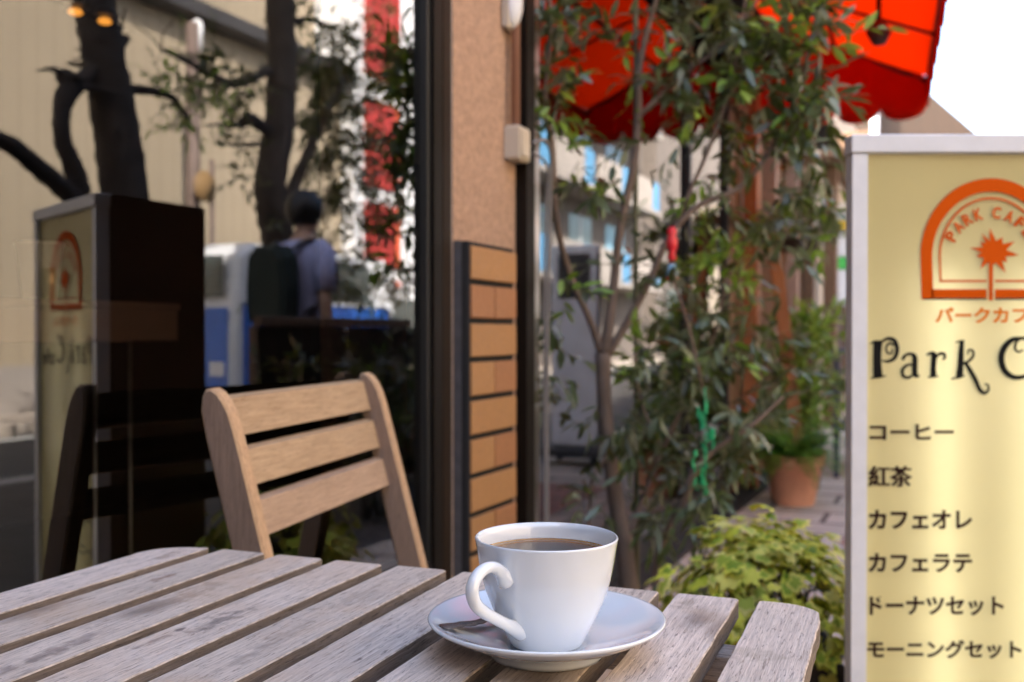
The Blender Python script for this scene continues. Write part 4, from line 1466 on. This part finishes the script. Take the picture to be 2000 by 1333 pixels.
# bamboo stakes
for lab, x, y0, y1, d, rr in (('thin grey green stake rising through the top of the shrub', 1241, -150, 420, 2.52, 0.0065), ('pale thin stake slanting through the shrub below the ornament', 1322, 560, 700, 2.4, 0.004)):
    q = MB()
    if x == 1241:
        q.tube([at(x, y0, d), at(x, y1, d), at(x + 4, 1330, d)], rr, 8)
    else:
        q.tube([at(1305, 520, d), at(1345, 640, d), at(1372, 760, d)], rr, 6, k=3)
    tag(q.obj('plant_stake', 'twig' if x == 1241 else 'stem'), lab, 'stake')

# ------------------------------------------------------------------ red awning
aw = thing('awning', 'red scalloped cloth awning glowing in the sun over the recessed front', 'awning')
A_far_out = Vector((2.37, 5.69, 2.40))
A_far_in = W(-1.15, (2.37 * FX + 5.69 * FY) + 0.0, 2.92)
o_dir = Vector((-0.352, -0.936, 0)).normalized()
o_len = 4.1
A_near_out = A_far_out + o_dir * o_len
A_near_in = W(-1.15, (2.37 * FX + 5.69 * FY) - 3.0, 2.92)
b = MB()
nu, nv = 18, 8
st = []
for i in range(nu + 1):
    t = i / nu
    po = A_far_out.lerp(A_near_out, t)
    pi = A_far_in.lerp(A_near_in, t)
    st.append(b.add([pi.lerp(po, j / nv) - UP * (0.035 * math.sin(math.pi * j / nv) + 0.02 * math.sin(t * 3 * math.pi) ** 2 * j / nv) for j in range(nv + 1)]))
for i in range(nu):
    for j in range(nv):
        b.face((st[i] + j, st[i] + j + 1, st[i + 1] + j + 1, st[i + 1] + j), 0, True)
cl = b.obj('cloth', 'awning', aw)
sm = cl.modifiers.new('thick', 'SOLIDIFY')
sm.thickness = 0.003


def valance(p0, p1, z0f, n_sc, name, drop=0.26, top=None):
    b = MB()
    st = []
    N = n_sc * 12
    for i in range(N + 1):
        t = i / N
        p = p0.lerp(p1, t)
        ztop = top.lerp(p1 if False else top, 0).z if False else None
        zt = z0f(t)
        zb = min(p0.z, p1.z) - drop + 0.075 - 0.075 * math.sqrt(max(0, 1 - (2 * ((t * n_sc) % 1) - 1) ** 2))
        off = 0.012 * math.sin(t * n_sc * math.pi * 2)
        st.append(b.add([(p.x + off * FX, p.y + off * FY, zt + (zb - zt) * j / 4) for j in range(5)]))
    for i in range(N):
        for j in range(4):
            b.face((st[i] + j, st[i] + j + 1, st[i + 1] + j + 1, st[i + 1] + j), 0, True)
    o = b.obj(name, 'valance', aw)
    m = o.modifiers.new('thick', 'SOLIDIFY')
    m.thickness = 0.003
    return o


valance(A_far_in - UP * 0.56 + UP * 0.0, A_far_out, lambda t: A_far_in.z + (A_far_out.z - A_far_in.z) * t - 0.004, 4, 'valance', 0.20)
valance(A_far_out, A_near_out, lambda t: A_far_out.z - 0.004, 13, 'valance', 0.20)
b = MB()
dz = Vector((0, 0, -0.03))
b.tube([A_far_in + dz, A_far_out + dz], 0.014, 8)
b.tube([A_far_out + dz, A_near_out + dz], 0.014, 8)
for t in (0.25, 0.5, 0.75, 1.0):
    b.tube([A_far_in.lerp(A_near_in, t) - UP * 0.05, A_far_out.lerp(A_near_out, t) - UP * 0.05], 0.009, 8)
b.tube([A_far_in.lerp(A_far_out, 0.5) - UP * 0.06, A_near_in.lerp(A_near_out, 0.5) - UP * 0.06], 0.013, 8)
b.obj('frame', 'awningbar', aw)
lp = at(1714, 66, 4.6)
hl = thing('hanging_lamp', 'dark lantern hanging under the red awning', 'lamp', lp)
MB().lathe([(0.0001, -0.06), (0.03, -0.055), (0.062, 0.0), (0.03, 0.05), (0.012, 0.06), (0.0001, 0.061)], seg=4).obj('lantern', 'greypole', hl)
MB().tube([(0, 0, 0.06), (0, 0, 0.19)], 0.012, 6).obj('rod', 'black', hl)

# ------------------------------------------------------------------ buildings ahead
fh = thing('gabled_house', 'distant house with pale tan sheet roof seen behind the menu sign', 'house', at(1700, 0, 15.0) * 1.0)
fh.location.z = 0
b = MB()
b.box((-3.0, 0.4, 0), (3.8, 8.0, 3.2))
b.obj('wall', 'cream', fh)
b = MB()                          # pitched end: slope falls to the right
for x0, z0, x1, z1 in ((-0.6, 5.79, 2.6, 3.06),):
    a = b.add([(x0, 0, z0), (x1, 0, z1), (x1, 0, z1 - 0.1), (-3.0, 0, 3.1), (-3.0, 0, z0), (x0, 8, z0), (x1, 8, z1), (x1, 8, z1 - 0.1), (-3.0, 8, 3.1), (-3.0, 8, z0)])
    b.face((a, a + 4, a + 3, a + 2, a + 1)[::1])
    b.face((a + 5, a + 6, a + 7, a + 8, a + 9))
    for i in range(5):
        j = (i + 1) % 5
        b.face((a + i, a + j, a + 5 + j, a + 5 + i))
b.obj('roof', 'roofsiding', fh)
bp = at(1700, 640, 14.7)
MB().tube([(0.02, -0.1, 0), (0.02, -0.1, 5.4)], 0.06, 10).obj('downpipe', 'white', fh)
ns = thing('neighbour_shop', 'timber shop front further along the same pavement', 'shop', W(-1.1, 10.0, 0), FR)
b = MB()
b.box((-5, 0.0, 0), (-0.1, 9.0, 3.6))
b.obj('wall', 'cream', ns)
for s in (0.3, 2.4, 4.6, 6.8):
    MB().box((-0.098, s, 0), (0.02, s + 0.16, 2.6), 0, 0.01).obj('timber_post', 'brownwood', ns)
MB().box((-0.0985, 0.0, 2.62), (0.35, 9.0, 2.85), 0, 0.01).obj('fascia', 'brownwood', ns)
for s in (0.62, 2.75, 4.95):
    MB().box((-0.0985, s, 0.5), (-0.06, s + 1.5, 2.3), 0).obj('window', 'carglass', ns)
lb = thing('shop_lightbox', 'white, yellow and green panelled shop sign far along the pavement', 'sign', at(1636, 470, 11.0))
for z0, z1, mt in ((0.22, 0.42, 'white'), (0.10, 0.215, 'yellow'), (-0.18, 0.095, 'white'), (-0.32, -0.19, 'brightgreen'), (-0.72, -0.33, 'white')):
    MB().box((-0.16, -0.06, z0), (0.16, 0.06, z1), 0, 0.004).obj('panel', mt, lb)
MB().box((-0.04, -0.04, -1.95), (0.04, 0.04, -0.725)).obj('pole', 'greypole', lb)
g = random.Random(31)
hp_ = W(-0.3, 8.7, 0)
hs = thing('small_street_shrub', 'airy green shrub growing beyond the timber entry', 'shrub', hp_)
lf = MB()
tw = MB()
for i in range(110):
    p = Vector((g.gauss(0, 0.22), g.gauss(0, 0.2), g.uniform(0.7, 2.1)))
    spray(g, lf, tw, p, rvec(g) + UP * 0.2, 0.2, 7, 0.09, 0.032, 1 if g.random() < 0.35 else 0, 1.0, 0.003)
for i in range(6):
    tw.tube([(0, 0, 0), (g.uniform(-.1, .1), g.uniform(-.1, .1), 1.0), (g.uniform(-.3, .3), g.uniform(-.3, .3), 2.0)], [0.012, 0.004], 6, k=3)
tw.obj('stem', 'stem', hs)
lf.obj('foliage', ['leaf', 'leafyoung'], hs)

# ------------------------------------------------------------------ the other side of the street (seen mirrored in the glass)
wh = thing('siding_warehouse', 'long beige ribbed sheet building across the street mirrored in the window', 'warehouse', W(8.2, 0, 0), FR)
MB().box((0.0, -12, 0), (8, 14.9, 5.35)).obj('wall', 'siding', wh)
MB().box((0.55, -12, 5.352), (8, 14.9, 9.5)).obj('upper_wall', 'siding', wh)
MB().box((-0.32, -12.1, 5.36), (0.54, 14.92, 5.58), 0, 0.02).obj('gutter', 'darkgrey', wh)
MB().box((-0.03, -12, 0.0), (-0.002, 14.9, 0.55)).obj('plinth', 'concrete', wh)
rw = thing('red_white_building', 'white building with tall red panels across the street mirrored in the window', 'building', W(8.0, 15.0, 0), FR)
MB().box((0.0, 0.0, 0), (7, 4.6, 9.0)).obj('wall', 'white', rw)
for zi, (z0, z1) in enumerate(((0.2, 1.9), (2.15, 3.3), (3.6, 5.2), (5.6, 8.3))):
    MB().box((-0.06, 0.35, z0), (-0.002, 1.35, z1), 0, 0.01).obj('red_panel', 'redpaint', rw)
    MB().box((-0.05, 1.42, z0), (-0.002, 1.55, z1), 0, 0.01).obj('orange_panel', 'orangepaint' if zi < 3 else 'redpaint', rw)
    MB().box((-0.06, 2.6, z0), (-0.002, 3.5, z1), 0, 0.01).obj('red_panel', 'redpaint', rw)
MB().box((-0.25, 0.0, 9.01), (7, 4.6, 9.3), 0, 0.02).obj('parapet', 'orangepaint', rw)
gb = thing('grey_apartment', 'warm grey apartment block with pale blue windows mirrored in the recessed glass', 'apartment block', W(8.3, 20.5, 0), FR)
MB().box((0.0, 0.0, 0), (8, 15.4, 14)).obj('wall', 'taupe', gb)
for zi in range(4):
    z0 = 2.35 + zi * 2.7
    MB().box((-1.1, 0.2, z0), (-0.002, 14.2, z0 + 0.14), 0, 0.01).obj('balcony_slab', 'concrete', gb)
    for j in range(4):
        s = 0.4 + j * 3.45
        MB().box((-1.1, s, z0 + 0.145), (-1.05, s + 2.2, z0 + 1.1), 0, 0.01).obj('balcony_panel', 'concrete', gb)
        MB().box((-1.1, s + 2.25, z0 + 0.145), (-1.06, s + 3.0, z0 + 1.1), 0, 0.01).obj('balcony_panel', 'skyblue', gb)
        MB().box((-0.03, s + 0.3, z0 + 0.3), (-0.003, s + 2.3, z0 + 2.2), 0, 0.01).obj('window', 'lightblue' if (j + zi) % 3 == 0 else 'carglass', gb)
        MB().box((-0.05, s + 1.25, z0 + 0.3), (-0.031, s + 1.33, z0 + 2.2), 0, 0.005).obj('mullion', 'white', gb)
fb = thing('plain_tall_block', 'plain warm grey block far up the street mirrored in the recessed glass', 'building', W(7.8, 36, 0), FR)
MB().box((0.0, 0.0, 0), (12, 24, 15.5)).obj('wall', 'taupe', fb)
for j in range(5):
    MB().box((-0.04, 1.5 + j * 4.2, 1.2), (-0.002, 3.6 + j * 4.2, 2.6), 0, 0.01).obj('window', 'carglass', fb)
cb = thing('added_light_blocker', 'plain cool grey block added unseen behind the table to cut frontal light', 'building', W(0, 0, 0), FR)  # unseen block, windows and all, added to cut sky light on the cup
MB().box((-0.84, -9.0, 0), (3.3, -2.4, 3.5)).obj('wall', 'coolgrey', cb)
MB().box((-0.9, -9.05, 3.502), (3.4, -2.32, 3.65), 0, 0.01).obj('parapet', 'concrete', cb)
for x in (0.1, 1.8):
    MB().box((x, -2.399, 1.0), (x + 0.9, -2.36, 2.2), 0, 0.008).obj('window', 'carglass', cb)
# utility pole and road sign
p = mir(378, 300, 6.95 + 0.35)
up_ = thing('utility_pole', 'brown grey utility pole before the beige siding, mirrored in the window', 'pole', W(p.x, p.y, 0), FR)
MB().tube([(0, 0, 0), (0, 0, 4.95)], [0.105, 0.085], 14).obj('shaft', 'greypole', up_)
MB().lathe([(0.0001, 0.0), (0.07, 0.01), (0.08, 0.35), (0.05, 0.4), (0.0001, 0.41)], (-0.02, 0.06, 4.6), 14).obj('insulator', 'white', up_)
p = mir(415, 400, 6.9 + 0.25)
rs = thing('road_sign', 'thin road sign post with round yellow disc mirrored in the window', 'road sign', W(p.x, p.y, 0), FR)
MB().tube([(0, 0, 0), (0, 0, 3.2)], 0.035, 10).obj('post', 'greypole', rs)
MB().lathe([(0.0001, 0.0), (0.2, 0.0), (0.2, 0.02), (0.0001, 0.02)], (-0.05, -0.2, 2.82), 24, axis=Matrix.Rotation(R(-90), 4, 'Y')).obj('disc', 'ochre', rs)


def street_tree(name, label, trunk, rad, branches, clusters, seed, sprigs, crown_c, crown_r, crown_n):
    g = random.Random(seed)
    base = W(trunk[0][0], trunk[0][1], 0)
    t = thing(name, label, 'tree', base, 0, 'street trees on the pavement')
    loc = lambda p: W(p[0], p[1], p[2]) - base
    b = MB()
    b.tube([loc(p) for p in trunk], rad, 18, k=9, rough=0.10, rg=g)
    b.obj('trunk', 'bark', t)
    b = MB()
    for pts, rr in branches:
        b.tube([loc(p) for p in pts], rr, 10, k=6, rough=0.16, rg=g)
        for q in range(3):
            a_ = loc(pts[g.randrange(1, len(pts))])
            e_ = a_ + rvec(g) * g.uniform(0.12, 0.3)
            b.tube([a_, a_.lerp(e_, 0.5) + rvec(g) * 0.03, e_], [rr[-1] * 0.5, 0.004], 6, k=3)
    lf, tw = MB(), b
    for c, r, n, ll, mi in clusters:
        for i in range(n):
            q = loc(c) + rvec(g) * (r * g.random() ** 0.5)
            spray(g, lf, tw, q, rvec(g), g.uniform(0.14, 0.3), 7, ll, ll * 0.3, mi, 1.0, 0.003)
    cc = loc(crown_c)
    for i in range(9):
        d = rvec(g)
        d.z = abs(d.z)
        b.tube([loc(trunk[-1]), loc(trunk[-1]).lerp(cc, 0.5) + d * crown_r * 0.4, cc + d * crown_r * 0.85], [rad[-1] * 0.5, 0.015], 7, k=3)
    for i in range(crown_n):
        q = cc + rvec(g) * (crown_r * g.random() ** 0.45)
        spray(g, lf, None, q, rvec(g), g.uniform(0.25, 0.4), 9, 0.13, 0.045, 0, 1.0)
    b.obj('branch', 'bark', t)
    lf.obj('crown', ['leafdark', 'leafyoung', 'leafrust'], t)
    return t


n1 = 2.75
m1 = lambda x, y, dn=0: tuple(mir(x, y, n1 + dn))
trunk1 = [(m1(262, 900)[0], m1(262, 900)[1], 0.0), m1(262, 620), m1(248, 420), m1(228, 250), m1(205, 110), m1(185, 0), m1(172, -120)]
street_tree('street_tree', 'dark trunk with a sawn forked limb mirrored in the window above the sign', trunk1, [0.17, 0.15, 0.14, 0.125, 0.12, 0.115, 0.11],
            [([m1(240, 82), m1(205, 118), m1(165, 155), m1(135, 180), m1(122, 225), m1(126, 280), m1(148, 340), m1(166, 400)], [0.035, 0.042, 0.05, 0.058, 0.045, 0.05, 0.055, 0.06]),
             ([m1(150, 390), m1(90, 340), m1(30, 290), m1(-40, 250)], [0.06, 0.05, 0.04]),
             ([m1(215, 110), m1(235, 90), m1(248, 75)], [0.04, 0.035, 0.028]),
             ([m1(235, 175), m1(290, 178), m1(335, 190), m1(355, 215), m1(372, 235)], [0.035, 0.025, 0.02, 0.015]),
             ([m1(150, 172), m1(124, 148)], [0.055, 0.05])],
            [(m1(335, 150), 0.10, 7, 0.085, 1), (m1(360, 230), 0.10, 10, 0.085, 1), (m1(430, 200), 0.05, 3, 0.085, 1), (m1(345, 180), .12, 5, .08, 0)], 1, 0, (n1 + 0.2, trunk1[-1][1] + 0.1, 4.6), 1.1, 150)
n2 = 3.15
m2 = lambda x, y, dn=0: tuple(mir(x, y, n2 + dn))
trunk2 = [(m2(560, 900)[0], m2(560, 900)[1], 0.0), m2(558, 640), m2(545, 480), m2(528, 370), m2(545, 250), m2(552, 120), m2(548, 0), m2(545, -150)]
street_tree('street_tree', 'dark leafy trunk mirrored in the window beside the walking person', trunk2, [0.15, 0.14, 0.13, 0.125, 0.12, 0.115, 0.11, 0.10],
            [([m2(525, 140), m2(460, 165), m2(400, 140), m2(345, 110), m2(318, 100)], [0.04, 0.03, 0.02, 0.012]),
             ([m2(530, 260), m2(490, 235), m2(470, 245)], [0.05, 0.05, 0.04]),
             ([m2(520, 280), m2(470, 285), m2(430, 280)], [0.02, 0.014, 0.01]),
             ([m2(545, 430), m2(585, 340), m2(620, 260), m2(665, 170), m2(700, 110)], [0.055, 0.045, 0.035, 0.02]),
             ([m2(550, 60), m2(600, 40), m2(660, 60), m2(720, 90)], [0.03, 0.02, 0.01])],
            [(m2(440, 150), 0.20, 22, 0.10, 0), (m2(400, 150), 0.15, 9, 0.10, 0), (m2(480, 180), 0.14, 8, 0.10, 0), (m2(660, 130), 0.34, 60, 0.10, 0), (m2(640, 190), 0.30, 44, 0.10, 0), (m2(690, 220), 0.28, 34, 0.10, 0), (m2(640, 320), 0.32, 40, 0.10, 0),
             (m2(690, 400), 0.28, 24, 0.10, 0), (m2(600, 70), 0.3, 24, 0.10, 0), (m2(760, 170), 0.24, 22, 0.10, 2), (m2(740, 300), 0.25, 24, 0.10, 2), (m2(450, 290), 0.10, 6, 0.09, 0), (m2(620, 420), .2, 22, .1, 0), (m2(560, 560), .18, 16, .09, 0), (m2(680, 580), .2, 18, .09, 0), (m2(540, 440), .14, 10, .09, 0), (m2(655, 380), .2, 22, .1, 0), (m2(690, 500), .26, 30, .1, 0), (m2(640, 560), .2, 16, .09, 0), (m2(740, 420), .3, 34, .1, 2), (m2(770, 560), .26, 26, .1, 2), (m2(700, 300), .3, 34, .1, 0), (m2(760, 60), .3, 20, .1, 2), (m2(600, 240), .22, 22, .1, 0), (m2(480, 330), .1, 5, .09, 0)], 2, 0, (n2, trunk2[-1][1], 4.9), 1.2, 150)

# low boarded fence and planting on the dark paving
pa_, pb_ = mir(505, 570, 1.35), mir(800, 600, 1.35)
fz = 1.02
fe = thing('boarded_fence', 'low dark brown boarded fence on the dark paving mirrored behind the chair', 'fence', W(1.35, pa_.y, 0), FR)
fl = pb_.y - pa_.y
MB().box((-0.012, 0.0, fz - 0.05), (0.03, fl, fz), 0, 0.005).obj('top_rail', 'brownwood', fe)
yy = 0.0
while yy < fl:
    MB().box((0.0, yy, 0.08), (0.018, yy + 0.125, fz - 0.051), 0, 0.002).obj('board', 'frame_brown', fe)
    yy += 0.13
for yy in (0.02, fl * 0.33, fl * 0.66, fl - 0.09):
    MB().box((0.0185, yy, 0.0), (0.075, yy + 0.07, fz - 0.051), 0, 0.004).obj('fence_post', 'brownwood', fe)
g = random.Random(44)
for lab, yy, n_ in (('low dark bush before the boarded fence, nearer the forked trunk', 0.5, 70), ('low dark bush before the middle of the boarded fence', fl * 0.5, 80), ('low dark bush before the boarded fence, at its far end', fl - 0.5, 80)):
    q = thing('low_bush', lab, 'bush', W(0.95, pa_.y + yy, 0), FR, 'bushes before the boarded fence')
    lf, tw = MB(), MB()
    for i in range(n_):
        spray(g, lf, tw, Vector((g.gauss(0, .13), g.gauss(0, .38), g.uniform(0.1, 0.75))), rvec(g) + UP * 0.5, 0.2, 7, 0.08, 0.028, 2 if g.random() < 0.3 else 0, 1.0, 0.003)
    for i in range(6):
        tw.tube([(0, g.uniform(-.2, .2), 0), (g.uniform(-.1, .1), g.uniform(-.3, .3), 0.5)], [0.008, 0.004], 5)
    tw.obj('stem', 'bark', q)
    lf.obj('foliage', ['leafdark', 'leafyoung', 'leafrust'], q)

# person with a backpack walking up the pavement
p = mir(590, 600, 1.9)
per = bpy.data.meshes.new('person')
J = {}
V_ = []
E_ = []
RD = []


def joint(nm, co, r, parent=None):
    J[nm] = len(V_)
    V_.append(co)
    RD.append(r)
    if parent:
        E_.append((J[parent], J[nm]))


# local x = person's right is -x ... facing +y
joint('pelvis', (0, 0, 0.96), 0.125)
joint('waist', (0, 0.0, 1.10), 0.118, 'pelvis')
joint('chest', (0, -0.01, 1.30), 0.135, 'waist')
joint('neckbase', (0, 0.0, 1.46), 0.075, 'chest')
joint('neck', (0, 0.02, 1.53), 0.055, 'neckbase')
joint('headlow', (0, 0.04, 1.60), 0.075, 'neck')
joint('head', (0, 0.045, 1.68), 0.093, 'headlow')
joint('headtop', (0, 0.04, 1.75), 0.078, 'head')
for sg, nm in ((-1, 'l'), (1, 'r')):
    joint('sh' + nm, (sg * 0.175, 0, 1.42), 0.058, 'neckbase')
    joint('el' + nm, (sg * 0.235, 0.05 * sg, 1.14), 0.043, 'sh' + nm)
    joint('wr' + nm, (sg * 0.225, 0.12 + 0.12 * sg, 0.90), 0.030, 'el' + nm)
    joint('pa' + nm, (sg * 0.215, 0.15 + 0.13 * sg, 0.84), 0.030, 'wr' + nm)
    for f in range(4):
        joint(f'f{f}' + nm, (sg * 0.213, 0.135 + 0.018 * f + 0.14 * sg, 0.795), 0.0095, 'pa' + nm)
        joint(f'g{f}' + nm, (sg * 0.195, 0.15 + 0.017 * f + 0.14 * sg, 0.755 + 0.006 * abs(f - 1)), 0.0085, f'f{f}' + nm)
    joint('t0' + nm, (sg * 0.19, 0.185 + 0.13 * sg, 0.83), 0.011, 'pa' + nm)
    joint('t1' + nm, (sg * 0.175, 0.20 + 0.14 * sg, 0.80), 0.009, 't0' + nm)
    joint('hip' + nm, (sg * 0.095, 0, 0.90), 0.095, 'pelvis')
    joint('kn' + nm, (sg * 0.10, 0.12 * (-sg) + 0.05, 0.50), 0.062, 'hip' + nm)
    joint('an' + nm, (sg * 0.10, 0.26 * (-sg) - 0.04, 0.09), 0.042, 'kn' + nm)
    joint('to' + nm, (sg * 0.11, 0.26 * (-sg) + 0.12, 0.035), 0.034, 'an' + nm)
per.from_pydata(V_, E_, [])
po = bpy.data.objects.new('person', per)
COL.objects.link(po)
tag(po, 'person in pale lavender shirt walking away, mirrored in the window', 'person')
po.location = W(p.x, p.y, 0)
po.rotation_euler = (0, 0, FR + 0.15)
sk = po.modifiers.new('skin', 'SKIN')
for i, r in enumerate(RD):
    per.skin_vertices[0].data[i].radius = (r * (1.2 if i in (0, 1, 2) else 1), r)
per.skin_vertices[0].data[0].use_root = True
sk.use_smooth_shade = True
sb = po.modifiers.new('sub', 'SUBSURF')
sb.levels = sb.render_levels = 2
per.materials.append(M['skin'])
b = MB()


def ell(mb, c, r, m=0, seg=16, z0=-1.0, z1=1.0):
    prof = []
    for i in range(11):
        z = z0 + (z1 - z0) * i / 10
        prof.append((max(0.0002, math.sqrt(max(0, 1 - z * z))), z))
    mb.lathe(prof, c, seg, m, axis=Matrix.Diagonal((*r, 1)))


b.lathe([(0.152, 0.92), (0.158, 1.0), (0.15, 1.1), (0.168, 1.3), (0.175, 1.40), (0.13, 1.475), (0.082, 1.50)], seg=24, axis=Matrix.Diagonal((1.12, 0.92, 1, 1)))
for sg, nm in ((-1, 'l'), (1, 'r')):
    a, e = Vector(V_[J['sh' + nm]]), Vector(V_[J['el' + nm]])
    b.tube([a + Vector((-sg * 0.04, 0, 0.02)), a, a.lerp(e, 0.85)], [0.072, 0.076, 0.066], 14)
b.obj('shirt', 'shirt', po)
b = MB()
b.lathe([(0.135, 0.84), (0.155, 0.93), (0.15, 1.0)], seg=24, axis=Matrix.Diagonal((1.12, 0.95, 1, 1)))
for nm in 'lr':
    a, k_, e = (Vector(V_[J[q + nm]]) for q in ('hip', 'kn', 'an'))
    b.tube([a + Vector((0, 0, 0.03)), k_, e + Vector((0, 0, 0.02))], [0.105, 0.08, 0.065], 14, k=4)
b.obj('trousers', 'trousers', po)
b = MB()
ell(b, (0, 0.018, 1.695), (0.112, 0.122, 0.125), 0, 18, -0.80, 1.0)
b.obj('hair', 'hair', po)
bk = thing('backpack', 'dark green backpack carried by the person mirrored in the window', 'backpack', W(p.x, p.y, 0), FR + 0.15)
b = MB()
b.slab([(-0.15, 1.0), (0.15, 1.0), (0.165, 1.2), (0.15, 1.38), (0.09, 1.45), (-0.09, 1.45), (-0.15, 1.38), (-0.165, 1.2)], 0.165, 0.32, 0.03, (0, 0, 0), lambda x, y, z: (x, -z, y))
b.obj('body', 'pack', bk)
b = MB()
for sg in (-1, 1):
    b.tube([(sg * 0.10, -0.18, 1.43), (sg * 0.115, -0.10, 1.485), (sg * 0.12, 0.02, 1.49), (sg * 0.125, 0.15, 1.38), (sg * 0.15, 0.12, 1.2), (sg * 0.165, -0.15, 1.05)], 0.024, 8, k=4, flat=0.35)
b.obj('strap', 'black', bk)


def vehicle(name, label, loc, L, Wd, prof, roofz, sill, body, low, lowz):
    """side profile (y, z) closed polygon; greenhouse from sill to roof"""
    t = thing(name, label, 'van' if 'van' in name else 'car', loc, FR)
    b = MB()
    b.slab([(y, z) for y, z in prof], -Wd / 2, Wd / 2, 0.05, (0, 0, 0), lambda x, y, z: (z, x, y))
    b.obj('body', body, t)
    for sx in (-1, 1):
        b = MB()
        xx = sx * (Wd / 2 + 0.004)
        y0, y1 = min(p[0] for p in prof) + 0.25, max(p[0] for p in prof) - 0.65
        b.box((min(xx, xx - sx * 0.003), y0, sill), (max(xx, xx - sx * 0.003), y0 + (y1 - y0) * 0.47, roofz - 0.14))
        b.box((min(xx, xx - sx * 0.003), y0 + (y1 - y0) * 0.52, sill), (max(xx, xx - sx * 0.003), y1, roofz - 0.14))
        b.obj('side_window', 'carglass', t)
        if low:
            MB().box((min(xx, xx - sx * 0.003), y0 - 0.1, 0.42), (max(xx, xx - sx * 0.003), y1 + 0.45, lowz)).obj('painted_band', low, t)
        for wy in (min(p[0] for p in prof) + 0.55, max(p[0] for p in prof) - 0.55):
            mt = Matrix.Rotation(R(90), 4, 'Y')
            wl = MB().lathe([(0.17, -0.08), (0.27, -0.08), (0.29, -0.05), (0.29, 0.05), (0.27, 0.08), (0.17, 0.08)], (sx * (Wd / 2 - 0.06), wy, 0.17), 24, axis=mt).obj('wheel', 'rubber', t)
            MB().lathe([(0.0001, -0.083), (0.165, -0.083), (0.165, 0.083), (0.0001, 0.083)], (sx * (Wd / 2 - 0.06), wy, 0.17), 20, axis=mt).obj('rim', 'alloy', wl)
    ymax = max(p[0] for p in prof)
    ymin = min(p[0] for p in prof)
    for yy, nm, mt in ((ymin - 0.002, 'windscreen', 'carglass'), (ymax, 'rear_window', 'carglass')):
        pass
    MB().box((-Wd / 2 + 0.12, ymin - 0.006, sill), (Wd / 2 - 0.12, ymin - 0.001, roofz - 0.16)).obj('windscreen', 'carglass', t)
    if low:
        MB().box((-Wd / 2 + 0.06, ymin - 0.0045, 0.40), (Wd / 2 - 0.06, ymin - 0.0008, lowz - 0.05), 0).obj('painted_band', low, t)
        MB().box((-0.05, ymin - 0.009, sill), (0.02, ymin - 0.0065, roofz - 0.16), 0).obj('pillar', body, t)
    for sx in (-1, 1):
        MB().box((sx * (Wd / 2 - 0.2) - 0.09, ymin - 0.01, 0.62), (sx * (Wd / 2 - 0.2) + 0.09, ymin - 0.001, 0.76), 0, 0.003).obj('headlight', 'white', t)
    return t


p = mir(455, 560, 5.4)
vehicle('delivery_van', 'white van with blue lower body mirrored in the window', W(5.6, p.y + 0.95, -0.12), 3.2, 1.48, [(-1.6, 0.3), (1.6, 0.3), (1.6, 0.9), (1.56, 1.75), (1.35, 1.98), (-1.3, 1.98), (-1.5, 1.85), (-1.6, 1.0)], 2.0, 1.42, 'white', 'blue', 1.36)
p = mir(725, 560, 5.5)
vehicle('parked_car', 'white car with blue stripe behind the shrub reflection in the window', W(5.5, p.y + 0.9, -0.12), 3.9, 1.65, [(-1.95, 0.3), (1.95, 0.3), (1.95, 0.9), (1.7, 1.05), (1.35, 1.62), (-0.9, 1.66), (-1.4, 1.1), (-1.95, 0.95)], 1.62, 1.0, 'white', 'blue', 0.62)

# grey standing kiosk sign on the pavement
kk = mir(1130, 885, 0.1, RECESS)
ks = thing('standing_signboard', 'grey standing information board on castors mirrored in the recessed glass', 'signboard', W(0.12, kk.y, 0), FR)
MB().box((-0.17, -0.04, 0.13), (0.17, 0.04, 1.56), 0, 0.01).obj('board', 'kiosk', ks)
MB().box((-0.22, -0.18, 0.06), (0.22, 0.18, 0.125), 0, 0.01).obj('base', 'darkgrey', ks)
MB().box((-0.176, -0.03, 1.18), (-0.1705, 0.03, 1.5)).obj('screen', 'darkgrey', ks)
MB().box((-0.12, -0.046, 1.18), (0.12, -0.0405, 1.5)).obj('screen', 'darkgrey', ks)
for x in (-0.18, 0.18):
    for y in (-0.14, 0.14):
        MB().lathe([(0.0001, -0.015), (0.03, -0.015), (0.03, 0.015), (0.0001, 0.015)], (x, y, 0.031), 12, axis=Matrix.Rotation(R(90), 4, 'Y')).obj('castor', 'rubber', ks)
